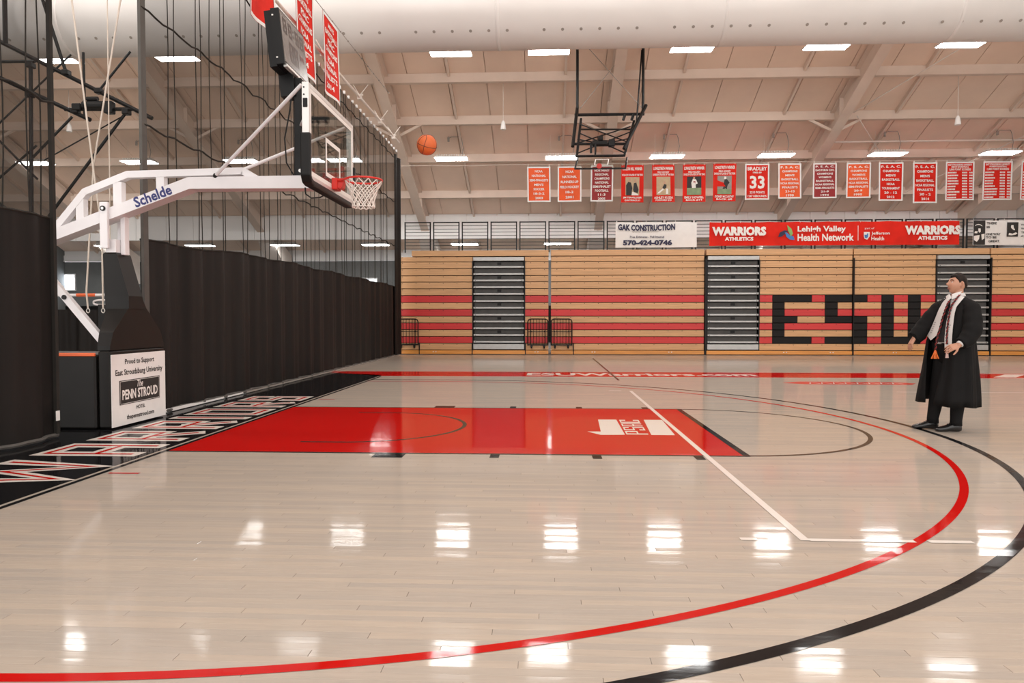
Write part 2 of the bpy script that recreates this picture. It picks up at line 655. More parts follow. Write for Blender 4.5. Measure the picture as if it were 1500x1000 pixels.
def strokes(mb, ch, x0, y0, w, h, t, place):
    """one block capital of mitred strokes, thickness t; crossing strokes lie one coat of paint above the other"""
    for li, line in enumerate(STROKE[ch]):
        pts = [Vector((x0 + a * w, y0 + b * h)) for a, b in line]
        L, Rr = [], []
        n = len(pts)
        for i, p in enumerate(pts):
            d0 = (p - pts[i - 1]).normalized() if i > 0 else None
            d1 = (pts[i + 1] - p).normalized() if i < n - 1 else None
            if d0 is None or d1 is None:
                d = d1 or d0
                q = p + d * (t / 2 if d0 else -t / 2) if ch != 'O' else p
                m = Vector((-d.y, d.x)) * t / 2
            else:
                q = p
                n0, n1 = Vector((-d0.y, d0.x)), Vector((-d1.y, d1.x))
                m = (n0 + n1).normalized()
                m = m * min(t * 1.1, t / 2 / max(0.2, m.dot(n0)))
            L.append(q + m)
            Rr.append(q - m)
        for i in range(n - 1):
            mb.add([place(*v, li * 0.0004) for v in (L[i], Rr[i], Rr[i + 1], L[i + 1])], [(0, 1, 2, 3)])


# ================================================================ SETTING
XL, XR, YB, YF = -24.0, 27.0, -14.0, 31.5

# ---- floor: one slab with a bay near the camera laid strip by strip
R0, R1 = -113, -82                       # strip rows of the bay
BX0, BX1 = 0.2, 7.3
by0, by1 = R0 * BOARD_W, R1 * BOARD_W
fb = MB()
for x0, x1, y0, y1 in ((XL, XR, YB, by0), (XL, XR, by1, YF), (XL, BX0, by0, by1), (BX1, XR, by0, by1)):
    fb.quad((x0, y0, 0), (x1, y0, 0), (x1, y1, 0), (x0, y1, 0))
    fb.quad((x0, y0, -0.03), (x0, y1, -0.03), (x1, y1, -0.03), (x1, y0, -0.03))
fb.quad((BX0, by0, -0.02), (BX1, by0, -0.02), (BX1, by1, -0.02), (BX0, by1, -0.02))
floor = struct('floor', fb, 'floor')


def floor_board(x0, x1, y0, y1):
    c, g = 0.0011, 0.0004
    mb = MB()
    x0 += g; x1 -= g; y0 += g; y1 -= g
    vs = []
    for z, i in ((-0.019, 0), (-c, 0), (0, c)):
        vs += [(x0 + i, y0 + i, z), (x1 - i, y0 + i, z), (x1 - i, y1 - i, z), (x0 + i, y1 - i, z)]
    fs = [(8, 9, 10, 11)]
    for a in (0, 4):
        for k in range(4):
            k2 = (k + 1) % 4
            fs.append((a + k, a + k2, a + 4 + k2, a + 4 + k))
    mb.add(vs, fs)
    return mb


for r in range(R0, R1):
    off = ((r * GOLD) % 1.0) * BOARD_L
    k = math.floor((BX0 + off) / BOARD_L)
    while k * BOARD_L - off < BX1:
        a, b = max(BX0, k * BOARD_L - off), min(BX1, (k + 1) * BOARD_L - off)
        if b - a > 0.01:
            obj('floor_board', floor_board(a, b, r * BOARD_W, (r + 1) * BOARD_W), 'floor', floor)
        k += 1

# unseen dark sheet added behind the bleachers to cut bounce onto the roof
tb = MB()
tb.box(XL, XR, 24.0, YF, 0.001, 0.008)
obj('bounce_cut_strip', tb, 'bounce_cut', floor)

# ---- court paint
PZ = 0.0012


def fquad(mb, x0, x1, y0, y1, z=PZ):
    mb.quad((x0, y0, z), (x1, y0, z), (x1, y1, z), (x0, y1, z))


def paint(name, mb, m):
    return obj(name, mb, m, floor)


def arc_line(cx, cy, r, w, a0, a1, n=160, z=PZ, mb=None):
    mb = mb or MB()
    for i in range(n):
        p, q = a0 + (a1 - a0) * i / n, a0 + (a1 - a0) * (i + 1) / n
        mb.quad(*[(cx + rr * math.cos(a), cy + rr * math.sin(a), z)
                  for rr, a in ((r - w / 2, p), (r + w / 2, p), (r + w / 2, q), (r - w / 2, q))])
    return mb


LW, LL = 1.829, 5.79
mb = MB(); fquad(mb, 0.0, LL, -LW, LW)
paint('lane_paint', mb, 'p_red')
mb = MB()
z2 = PZ + 0.0008
fquad(mb, 0, LL, -LW - 0.02, -LW + 0.03, z2)
fquad(mb, 0, LL, LW - 0.03, LW + 0.02, z2)
paint('lane_line', mb, 'p_line')
mb = MB(); fquad(mb, LL - 0.06, LL + 0.01, -LW, LW, z2 + 0.0004)
paint('free_throw_line', mb, 'p_black')
mb = arc_line(LL - 0.025, 0, 1.804, 0.05, -PI / 2, PI / 2, 90, z2)
paint('free_throw_circle', mb, 'p_line')
mb = arc_line(1.575, 0, 1.22, 0.05, -PI / 2, PI / 2, 60, z2)
fquad(mb, 1.15, 1.575, -1.245, -1.195, z2)
fquad(mb, 1.15, 1.575, 1.195, 1.245, z2)
paint('restricted_arc', mb, 'p_line')
for sgn in (-1, 1):
    for x0, x1, d in ((2.13, 2.43, 0.20), (3.27, 3.36, 0.17), (4.26, 4.35, 0.17), (5.24, 5.33, 0.17)):
        mb = MB()
        ya, yb = sorted((sgn * (LW + 0.02), sgn * (LW + 0.02 + d)))
        fquad(mb, x0, x1, ya, yb, z2)
        paint('lane_mark', mb, 'p_black')
# three-point lines
for r, m, w in ((6.325, 'p_red', 0.062), (6.753, 'p_black', 0.072)):
    mb = arc_line(1.575, 0, r, w, -PI / 2, PI / 2, 220, z2)
    for s in (-1, 1):
        fquad(mb, -0.05, 1.575, s * r - w / 2, s * r + w / 2, z2)
    paint('three_point_line', mb, m)
# volleyball lines
mb = MB(); fquad(mb, 5.345, 5.40, -4.5, 4.5, z2 + 0.001)
paint('volleyball_line', mb, 'p_white')
for x0, x1 in ((4.99, 5.09), (5.40, 6.02), (6.10, 6.36)):
    mb = MB(); fquad(mb, x0, x1, -4.51, -4.46, z2 + 0.001)
    paint('volleyball_line', mb, 'p_white')
mb = MB(); fquad(mb, 4.98, 5.2, 4.50, 4.55, z2 + 0.001)
paint('volleyball_line', mb, 'p_white')
mb = MB(); fquad(mb, 10.2, 20.0, 4.50, 4.54, z2)
paint('volleyball_line', mb, 'p_white')
mb = MB(); fquad(mb, 5.36, 5.41, 6.8, 15.6, z2 + 0.0012)
paint('thin_dark_line', mb, 'p_line')
for y in (0, ):
    mb = MB(); fquad(mb, 0.04, 0.31, -2.88, -2.835, z2)
    paint('coach_mark', mb, 'p_red')
mb = MB(); fquad(mb, 0.04, 0.31, 2.835, 2.88, z2)
paint('coach_mark', mb, 'p_red')
# baseline and black apron
mb = MB(); fquad(mb, -0.05, 0.0, -7.62, 7.62, z2)
paint('baseline', mb, 'p_black')
mb = MB(); mb.add([(-3.4, -9, PZ), (-0.09, -9, PZ), (-0.09, 8.05, PZ), (-1.62, 8.75, PZ), (-3.4, 8.75, PZ)], [(0, 1, 2, 3, 4)])
paint('black_apron', mb, 'p_black')
# far sideline band with the web address
mb = MB(); mb.add([(-1.62, 8.85, PZ), (-0.05, 7.72, PZ), (20.5, 7.72, PZ), (20.5, 9.2, PZ), (-1.62, 9.2, PZ)], [(0, 1, 2, 3, 4)])
paint('red_side_band', mb, 'p_red')
mb = MB(); fquad(mb, -0.05, 20.5, 7.62, 7.69, PZ)
paint('sideline', mb, 'p_white')
mb = MB()
write(mb, 'ESUWarriors.com', 6.05, 8.46, 5.4, 0.82, lambda a, b: (a, b, z2), bold=0.03)
paint('floor_lettering', mb, 'p_white')
mb = MB()
for k in range(5):
    mb.add([(14.0 + k * 1.35, 8.0, z2), (14.5 + k * 1.35, 8.0, z2), (15.3 + k * 1.35, 8.9, z2), (14.8 + k * 1.35, 8.9, z2)], [(0, 1, 2, 3)])
fquad(mb, 14.0, 20.4, 9.05, 9.12, z2)
fquad(mb, 14.0, 20.4, 7.82, 7.89, z2)
paint('floor_stripes', mb, 'p_white')
# faded red script panel near the far sideline
mb = MB()
mb.add([(8.72, 6.33, PZ), (9.1, 6.05, PZ), (11.2, 6.0, PZ), (11.45, 6.35, PZ), (11.1, 6.62, PZ), (9.2, 6.68, PZ)], [(0, 1, 2, 3, 4, 5)])
paint('faded_script_panel', mb, 'p_pink')
mb = MB()
for k in range(8):
    x = 9.25 + k * 0.24
    mb.tube([(x, 6.2, z2), (x + 0.1, 6.48, z2), (x + 0.2, 6.2, z2)], 0.018, 4)
for v in range(len(mb.v)):
    mb.v[v].z = z2 + 0.0002 * (v % 2)
paint('faded_script_strokes', mb, 'p_white')

# WARRIORS along the baseline: white block capitals with a red inline
widths = {'W': 1.12, 'A': 0.72, 'R': 0.72, 'I': 0.24, 'O': 0.74, 'S': 0.70}
gap = 0.135
total = sum(widths[c] for c in 'WARRIORS') + 7 * gap
sc = 6.72 / total
y = -3.42
for c in 'WARRIORS':
    w = widths[c] * sc
    t = 0.225

    def pl(z):
        return lambda a, b, dz: (-0.27 - b * 0.86, a, z + dz)
    mw, mr = MB(), MB()
    strokes(mw, c, y + (t / 2 if c != 'I' else 0), 0.0, w - (t if c != 'I' else 0), 1.0, t, pl(z2))
    strokes(mr, c, y + (t / 2 if c != 'I' else 0), 0.0, w - (t if c != 'I' else 0), 1.0, 0.058, pl(z2 + 0.0016))
    paint('floor_letter', mw, 'p_white')
    paint('floor_letter_inline', mr, 'p_red')
    y += w + gap * sc

# conference mark in the lane: two slanted bars and four stacked capitals
mb = MB()
zz = z2
mb.add([(4.50, 0.66, zz), (4.74, 0.66, zz), (4.72, -0.58, zz), (4.44, -0.60, zz), (4.30, -0.36, zz), (4.46, -0.36, zz)], [(0, 1, 2, 3, 4, 5)])
mb.add([(5.10, 0.66, zz), (5.34, 0.66, zz), (5.29, -0.58, zz), (5.02, -0.58, zz)], [(0, 1, 2, 3)])
paint('lane_emblem', mb, 'p_white')
mb = MB()
yy = -0.57
for c in 'PSAC':
    strokes(mb, c, yy + 0.04, 0, 0.20, 1.0, 0.075, lambda a, b, dz: (5.0 - b * 0.235 + 0.03 * a, a, zz + dz))
    yy += 0.315
paint('lane_emblem_lettering', mb, 'p_white')

# ---- roof: sheets of decking between purlins, rigid frames, purlins, fascia
PUR = [11.5, 13.9, 16.2, 18.6, 20.9, 23.3, 26.0, 28.7]
mb = MB()
mb.quad((XL, 2, roof_z(2) + 0.12), (XR, 2, roof_z(2) + 0.12), (XR, YF + 0.3, roof_z(YF + 0.3) + 0.12), (XL, YF + 0.3, roof_z(YF + 0.3) + 0.12))
mb.quad((XL, YB, roof_z(YB)), (XR, YB, roof_z(YB)), (XR, 2, roof_z(2) + 0.12), (XL, 2, roof_z(2) + 0.12))
ceiling = struct('ceiling', mb, 'roof')
edges = PUR + [YF]
pw = 1.5
proto = None
for j in range(len(edges) - 1):
    y0, y1 = edges[j], edges[j + 1]
    ref = None
    for k in range(int((XR - XL) / pw)):
        x0 = XL + k * pw
        if ref is None:
            mb = MB()
            mb.beam((x0 + pw / 2, y0 + 0.01, roof_z(y0)), (x0 + pw / 2, y1 - 0.01, roof_z(y1)), pw - 0.022, 0.05)
            ref = obj('ceiling_panel', mb, 'roof', ceiling)
        else:
            c = ref.copy()
            COL.objects.link(c)
            c.parent = ceiling
            c.matrix_parent_inverse = ref.matrix_parent_inverse.copy()
            c.location = ref.location + Vector((k * pw, 0, 0))
# purlins
for i, y in enumerate(PUR):
    z = roof_z(y)
    mb = MB()
    mb.box(XL, XR, y - 0.04, y + 0.04, z - 0.36, z - 0.02)
    mb.box(XL, XR, y - 0.11, y + 0.11, z - 0.385, z - 0.36)
    p = struct('trim_%d' % (i + 1), mb, 'steel_beige')
    p['label'] = 'beige steel roof purlin running the width of the hall'
# secondary joists between purlins
for j in range(1, len(edges) - 1):
    y0, y1 = edges[j], edges[j + 1]
    for k in range(11):
        x = -22.0 + k * 4.42 + (2.2 if j % 2 else 0) * 0
        if j >= 5 and x > 14:
            xs = [x, x + 1.45, x + 2.9]
        else:
            xs = [x]
        for xx in xs:
            mb = MB()
            mb.beam((xx, y0 + 0.05, roof_z(y0) - 0.10), (xx, y1 - 0.05, roof_z(y1) - 0.10), 0.09, 0.16)
            obj('roof_joist', mb, 'steel_beige', ceiling)
# rigid frames
for i, x in enumerate((-19.85, -11.0, -2.42, 6.42, 15.4, 24.2)):
    mb = MB()
    dz = 0.9
    pts = [(2.0, roof_z(2) - 0.1), (29.6, roof_z(29.6) - 0.1), (29.6, roof_z(29.6) - dz - 0.15), (27.5, roof_z(27.5) - dz), (2.0, roof_z(2) - dz)]
    mb.prism(pts, 'x', x - 0.03, x + 0.03)
    for off in (-dz, -0.12):
        mb.beam((x, 2.0, roof_z(2) + off), (x, 29.6, roof_z(29.6) + off), 0.40, 0.03)
    for yy in (8, 14, 20, 26):
        mb.box(x - 0.19, x + 0.19, yy - 0.015, yy + 0.015, roof_z(yy) - dz, roof_z(yy) - 0.15)
    # lower leg of the frame runs down to the far wall
    b = struct('trim_%d' % (20 + i), mb, 'steel_beige')
    b['label'] = 'beige rigid steel roof frame sloping down to the far eave'
    mb = MB()
    mb.prism([(28.6, 5.9), (31.3, 4.9), (31.3, 3.35), (31.05, 3.30), (30.7, 3.75), (28.6, 5.35)], 'x', x - 0.42, x + 0.42)
    obj('frame_haunch', mb, 'steel_light', b)
    for s in (-1, 1):
        for yy in (20.9,):
            mb = MB()
            mb.beam((x + s * 0.06, yy, roof_z(yy) - 0.84), (x + s * 1.1, yy, roof_z(yy) - 0.32), 0.10, 0.10)
            obj('flange_brace', mb, 'steel_beige', b)
# fascia across the hall above the far opening
mb = MB(); mb.box(XL, XR, 28.0, 28.12, 5.44, 6.62)
fascia = struct('wall_fascia', mb, 'fascia')
k = 0
x = XL
while x < XR:
    w = (1.62, 1.45, 1.7, 1.55)[k % 4]
    mb = MB(); mb.box(x + 0.012, min(x + w, XR) - 0.012, 27.955, 28.0, 5.44, 6.70)
    obj('fascia_panel', mb, 'fascia', fascia)
    x += w
    k += 1
# far wall
mb = MB(); mb.box(XL, XR, YF, YF + 0.15, 0, 4.62)
wf = struct('wall_far', mb, 'block')
for k in range(22):
    mb = MB(); mb.box(XL, XR, YF - 0.012, YF, 2.12 + k * 0.2 - 0.0, 2.12 + k * 0.2 + 0.188)
    if 2.12 + k * 0.2 + 0.19 < 4.64:
        obj('wall_course', mb, 'block', wf)
mb = MB(); mb.box(XL, XR, YF - 0.10, YF + 0.15, 4.64, 4.98)
mb.box(XL, XR, YF - 0.14, YF - 0.10, 4.64, 4.69)
mb.box(XL, XR, YF - 0.02, YF + 0.15, 4.98, 5.6)
struct('trim_30', mb, 'fascia')['label'] = 'white eave beam along the top of the grey far wall'
for i in range(34):
    mb = MB(); mb.box(XL + i * 1.5 + 0.012, XL + (i + 1) * 1.5 - 0.012, YF - 0.07, YF - 0.015, 0.06, 2.08, 0.012)
    obj('wall_pad', mb, 'pad_black', wf)
mb = MB(); mb.box(XL - 0.15, XL, YB, YF, 0, 18)
struct('wall_left', mb, 'block')
mb = MB(); mb.box(XR, XR + 0.15, YB, YF, 0, 18)
struct('wall_right', mb, 'fascia')
# windows in the grey wall
for i, (x0, x1, z0, z1) in enumerate(((-24.0, -23.42, 3.02, 3.88), (-20.55, -19.9, 3.02, 3.85), (-6.6, -5.8, 2.98, 3.6))):
    t = MB()
    for a in ((x0 - 0.06, x0, z0 - 0.06, z1 + 0.06), (x1, x1 + 0.06, z0 - 0.06, z1 + 0.06), (x0, x1, z0 - 0.06, z0), (x0, x1, z1, z1 + 0.06)):
        t.box(a[0], a[1], YF - 0.06, YF, a[2], a[3])
    w = struct('window_%d' % (i + 1), t, 'fascia')
    mb = MB(); mb.box(x0, x1, YF - 0.035, YF - 0.02, z0, z1)
    obj('window_pane', mb, 'daylight', w)
# cables and pipe bracing under the roof on the right


def rz(y, o=-0.5):
    return roof_z(y) + o


for i, (p, q) in enumerate((((18.2, 17.25), (15.88, 20.32)), ((16.1, 20.5), (18.1, 22.85)), ((23.4, 21.8), (20.3, 25.9)))):
    mb = MB(); mb.tube([(p[0], p[1], rz(p[1])), (q[0], q[1], rz(q[1]))], 0.022, 6)
    o = tag(obj('brace_rod', mb, 'steel_light'), ('pale diagonal brace rod from the upper lamp to the right roof frame',
            'short pale brace rod running down from the right roof frame to the lamps',
            'pale brace rod crossing behind the white framed list banners')[i], 'rod', 'roof brace rods')
mb = MB(); mb.tube([(15.6, 22.05, rz(22.05)), (24.5, 22.05, rz(22.05) + 0.0)], 0.04, 8)
tag(obj('sprinkler_pipe', mb, 'steel_light'), 'straight pale pipe above the right hand row of hanging lamps', 'pipe')

# ---- air duct
DY, DZ, DR = 11.1, 9.66, 0.90
duct = thing('air_duct', 'long white round fabric air duct across the top of the hall', 'duct', (1.5, DY, DZ - DR))
mb = MB()
rings = []
for x in (XL, XR):
    rings.append([(x, DY + DR * math.cos(a), DZ + DR * math.sin(a)) for a in [2 * PI * k / 64 for k in range(64)]])
mb.loft(rings)
dd = obj('duct_tube', mb, 'duct', duct, smooth=True)
for k in range(9):
    x = -21.5 + k * 6.0
    mb = MB()
    mb.loft([[(xx, DY + rr * math.cos(a), DZ + rr * math.sin(a)) for a in [2 * PI * q / 64 for q in range(64)]]
             for xx, rr in ((x - 0.05, DR), (x - 0.04, DR + 0.012), (x + 0.04, DR + 0.012), (x + 0.05, DR))], cap=False)
    obj('duct_collar', mb, 'duct', duct, smooth=True)
mb = MB()
nrm = Vector((0, -0.69, -0.724)).normalized()
tg = Vector((0, -nrm.z, nrm.y))
x = XL + 0.3
while x < XR:
    if int((x - XL) / 0.49) % 7 != 6:
        c = Vector((x, DY, DZ)) + nrm * (DR + 0.004)
        ring = [c + Vector((math.cos(a), 0, 0)) * 0.042 + tg * 0.042 * math.sin(a) for a in [2 * PI * q / 10 for q in range(10)]]
        mb.add(ring, [tuple(range(10))])
    x += 0.49
o = obj('air_outlet', mb, 'print_grey', duct)
o['kind'] = 'stuff'

# ---- hanging lamps


def lamp(x, y, z, label, group, cord):
    zt = roof_z(y) - 0.1
    t = thing('ceiling_lamp', label, 'lamp', (x, y, z), group)
    mb = MB()
    mb.box(x - LAMP_W / 2 - 0.03, x + LAMP_W / 2 + 0.03, y - LAMP_D / 2 - 0.03, y + LAMP_D / 2 + 0.03, z + 0.02, z + 0.075, 0.012)
    obj('housing', mb, 'lamp_body', t)
    mb = MB()
    for k in range(12):
        xx = x - LAMP_W / 2 + 0.10 + k * (LAMP_W - 0.2) / 11
        mb.box(xx - 0.022, xx + 0.022, y - LAMP_D / 2 + 0.04, y + LAMP_D / 2 - 0.04, z + 0.075, z + 0.15)
    obj('heat_sink', mb, 'lamp_body', t)
    mb = MB()
    mb.quad((x - LAMP_W / 2, y - LAMP_D / 2, z), (x - LAMP_W / 2, y + LAMP_D / 2, z), (x + LAMP_W / 2, y + LAMP_D / 2, z), (x + LAMP_W / 2, y - LAMP_D / 2, z))
    for a, b in (((-1, -1), (1, -1)), ((1, -1), (1, 1)), ((1, 1), (-1, 1)), ((-1, 1), (-1, -1))):
        p, q = [(x + s[0] * LAMP_W / 2, y + s[1] * LAMP_D / 2) for s in (a, b)]
        mb.quad((*p, z), (*q, z), (*q, z + 0.03), (*p, z + 0.03))
    obj('lens', mb, 'lens', t)
    for s in (-1, 1):
        mb = MB(); mb.tube([(x + s * 0.5, y, z + 0.07), (x + s * 0.5, y, zt)], 0.006, 5)
        obj('hanger_wire', mb, 'steel_light', t)
    if cord:
        h = 0.95
        pts = [(x + 0.45, y, z + 0.1), (x + 0.52, y, z + 0.45), (x + 0.46, y, z + 0.8), (x + 0.40, y, z + h), (x + 0.0, y, z + h), (x - 0.09, y, z + h - 0.05), (x - 0.12, y, z + h - 0.16)]
        mb = MB(); mb.tube(pts, 0.014, 6)
        obj('power_cord', mb, 'print_grey', t)
        mb = MB(); mb.tube([(x - 0.12, y, z + h - 0.02), (x - 0.12, y, z + h - 0.20)], 0.045, 8)
        mb.tube([(x - 0.12, y, z + h - 0.02), (x - 0.12, y, zt)], 0.01, 5)
        obj('socket', mb, 'print_grey', t)


ORD = ['first', 'second', 'third', 'fourth', 'fifth', 'sixth', 'seventh', 'eighth', 'ninth', 'tenth', 'eleventh', 'twelfth',
       'thirteenth', 'fourteenth', 'fifteenth', 'sixteenth', 'seventeenth', 'eighteenth', 'nineteenth', 'twentieth', 'twenty-first', 'twenty-second', 'twenty-third']
for i, x in enumerate((-13.2, -8.89, -4.9, 0.57, 3.88, 8.63, 13.02, 17.32)):
    lamp(x, 15.5, 10.27, 'white lamp just under the air duct, %s from left in the top row' % ORD[i], 'lamps of the top row', False)
for i, x in enumerate((-18.7, -14.0, -9.45, -4.9, -0.27, 4.46, 8.89, 13.43, 17.99, 22.54)):
    lamp(x, 22.0, 8.17, 'white lamp level with the tops of the banners, %s from left in the middle row' % ORD[i], 'lamps of the middle row', True)
for i, x in enumerate((-19.6, -14.64, -10.04, -5.2, -0.47, 4.39, 9.1, 13.8, 18.5)):
    lamp(x, 28.75, 5.22, 'white lamp under the white fascia, %s from left in the lowest row' % ORD[i], 'lamps of the lowest row', False)

for i, (x, z) in enumerate(((2.14, 8.62), (-15.1, 8.75), (19.16, 8.58))):
    t = thing('hanging_speaker', ('small white cylinder hanging under the roof left of the hoop hung from the roof',
              'small white cylinder hanging near the left edge beyond the curtain gap',
              'small white cylinder hanging under the roof at far right')[i], 'speaker', (x, 19, z), 'small hanging white cylinders')
    mb = MB(); mb.tube([(x, 19, z), (x, 19, z + 0.02), (x, 19, z + 0.26), (x, 19, z + 0.34)], [0.10, 0.11, 0.075, 0.03], 14)
    obj('body', mb, 'white_cloth', t, smooth=False)
    mb = MB(); mb.tube([(x, 19, z + 0.34), (x, 19, roof_z(19) - 0.02)], 0.012, 6)
    obj('wire', mb, 'steel_light', t)

# ================================================================ BLEACHERS
ROWS = [0.0, 0.170, 0.423, 0.676, 0.929, 1.182, 1.434, 1.699, 1.951, 2.216, 2.468, 2.719, 2.958, 3.222, 3.474, 3.674, 3.90]
FY = 18.0


def row_mat(r):
    if r == 0:
        return 'wood_kick'
    if r in (2, 4, 6, 8):
        return 'wood_red'
    return 'wood'


# black panels of the letters E S U: row -> list of x spans (row 8 is the top bar)
E0, E1, E2, E3 = 12.124, 12.568, 13.036, 13.552
S0, S1, S2, S3 = 14.019, 14.484, 15.05, 15.547
U0, U1, U2, U3 = 16.047, 16.497, 16.994, 17.455
BLACK = {
    8: [(E0, E3), (S0, S3), (U0, U1), (U2, U3)],
    7: [(E0, E1), (S0, S1), (U0, U1), (U2, U3)],
    6: [(E0, E1), (S0, S1), (U0, U1), (U2, U3)],
    5: [(E0, E2), (S0, S3), (U0, U1), (U2, U3)],
    4: [(E0, E1), (S2, S3), (U0, U1), (U2, U3)],
    3: [(E0, E1), (S2, S3), (U0, U1), (U2, U3)],
    2: [(E0, E3), (S0, S3), (U0, U3)],
}


def pieces(x0, x1, r):
    out, x = [], x0
    for a, b in BLACK.get(r, []):
        a2, b2 = max(a, x0), min(b, x1)
        if b2 <= a2:
            continue
        if a2 > x + 0.01:
            out.append((x, a2, row_mat(r)))
        out.append((a2, b2, 'wood_black'))
        x = b2
    if x1 > x + 0.01:
        out.append((x, x1, row_mat(r)))
    return out


def bleacher(label, x0, x1, runs, aisle, top, dividers=()):
    t = thing('folded_bleacher', label, 'bleacher', ((x0 + x1) / 2, FY + 0.5, 0), 'folded bleacher banks')
    mb = MB()
    mb.box(x0 + 0.02, x1 - 0.02, FY + 0.22, FY + 1.1, 0.02, 3.66)
    obj('carcass', mb, 'black_flat', t)
    for a, b in runs:
        for r in range(0, 15):
            z0, z1 = ROWS[r], ROWS[r + 1]
            fy = FY + 0.004 * r + (0.02 if r else -0.02)
            for p, q, m in pieces(a, b, r):
                mb = MB()
                mb.box(p + 0.003, q - 0.003, fy, fy + 0.10, z0 + (0.012 if r else 0.02), z1 - 0.012, 0.006)
                board = obj('seat_board', mb, m, t)
            if r > 0:
                mb = MB()
                x = a + 0.22
                while x < b - 0.1:
                    mb.box(x - 0.012, x + 0.012, fy - 0.004, fy + 0.02, z1 - 0.055, z1 - 0.033)
                    x += 0.515
                o = obj('screw_row', mb, 'black_flat', t)
                o['kind'] = 'stuff'
            else:
                for x in [a + (b - a) * f for f in ((0.5,) if b - a < 3 else (0.28, 0.78))]:
                    mb = MB()
                    for s in (-0.05, 0.05):
                        mb.box(x + s - 0.02, x + s + 0.02, fy - 0.012, fy, 0.085, 0.125, 0.004)
                    obj('floor_latch', mb, 'alu', t)
    for x in dividers:
        mb = MB(); mb.box(x - 0.018, x + 0.018, FY - 0.03, FY + 0.05, 0.0, 0.42)
        obj('kick_divider', mb, 'black', t)
    if top:
        for p, q in top:
            mb = MB()
            mb.box(p, q, FY + 0.06, FY + 0.9, ROWS[15] + 0.012, ROWS[16], 0.008)
            obj('top_board', mb, 'wood', t)
    if aisle:
        a, b = aisle
        for r in range(1, 15):
            z0, z1 = ROWS[r], ROWS[r + 1]
            big = r in (1, 14)
            mb = MB()
            if big:
                mb.box(a + 0.02, b - 0.02, FY - 0.01, FY + 0.25, z0 + 0.03, z1 - 0.03, 0.008)
            else:
                mb.box(a + 0.03, b - 0.03, FY - 0.005, FY + 0.22, z0 + 0.02, z0 + 0.085, 0.008)
            obj('aisle_step', mb, 'alu_dull', t)
            if not big:
                mb = MB()
                mb.box(a + 0.05, b - 0.05, FY + 0.13, FY + 0.20, z0 + 0.085, z1 - 0.01)
                obj('aisle_riser', mb, 'riser', t)
                if r % 2 == 1:
                    mb = MB()
                    c = (a + b) / 2 + 0.02
                    mb.box(c - 0.075, c + 0.075, FY + 0.105, FY + 0.13, z1 - 0.12, z1 - 0.03)
                    obj('step_hole_dark', mb, 'black', t)  # black box painting the dark inside a riser hole
                for s in (a + 0.10, b - 0.10):
                    mb = MB()
                    mb.box(s - 0.012, s + 0.012, FY - 0.012, FY, z0 + 0.035, z0 + 0.065)
                    obj('step_bolt', mb, 'black', t)
        for x in (a, b):
            mb = MB(); mb.box(x - 0.02, x + 0.02, FY + 0.02, FY + 0.22, 0.05, 3.5)
            obj('aisle_side', mb, 'black', t)
        mb = MB(); mb.box(a - 0.005, b + 0.005, FY - 0.02, FY + 0.1, 0.02, 0.158, 0.006)
        obj('seat_board', mb, 'wood_kick', t)
    return t


bleacher('wooden red-striped folded bleacher bank beside the black curtain, with the leftmost step aisle', -1.83, 3.89,
         [(-1.83, 1.05), (3.0, 3.89)], (1.05, 3.0), [(-1.26, 3.89)], (-0.97, 1.03, 3.03))
bleacher('unbroken wooden red-striped folded bleacher bank under the white construction banner', 3.98, 9.64,
         [(3.98, 9.64)], None, [(3.98, 9.64)], (4.82,))
bleacher('folded bleacher bank showing the black letter E, with the middle step aisle', 9.71, 15.0,
         [(11.64, 15.0)], (9.73, 11.64), [(9.71, 15.0)])
bleacher('folded bleacher bank showing the black letter U, with the step aisle behind the graduate', 15.05, 19.86,
         [(15.05, 17.98)], (17.98, 19.86), [(15.05, 19.86)])
bleacher('folded bleacher bank at the right edge, right of the graduate', 19.90, 24.6,
         [(19.92, 24.6)], None, [(19.90, 24.6)])
for i, x in enumerate((9.675, 15.025, 19.885)):
    mb = MB(); mb.box(x - 0.019, x + 0.019, FY - 0.04, FY + 0.08, 0.0, 3.55)
    tag(obj('gap_cover', mb, 'black'), ('narrow black upright strip left of the middle step aisle', 'narrow black upright strip through the letter S',
        'narrow black upright strip right of the graduate')[i], 'strip', 'black strips between bleacher banks')

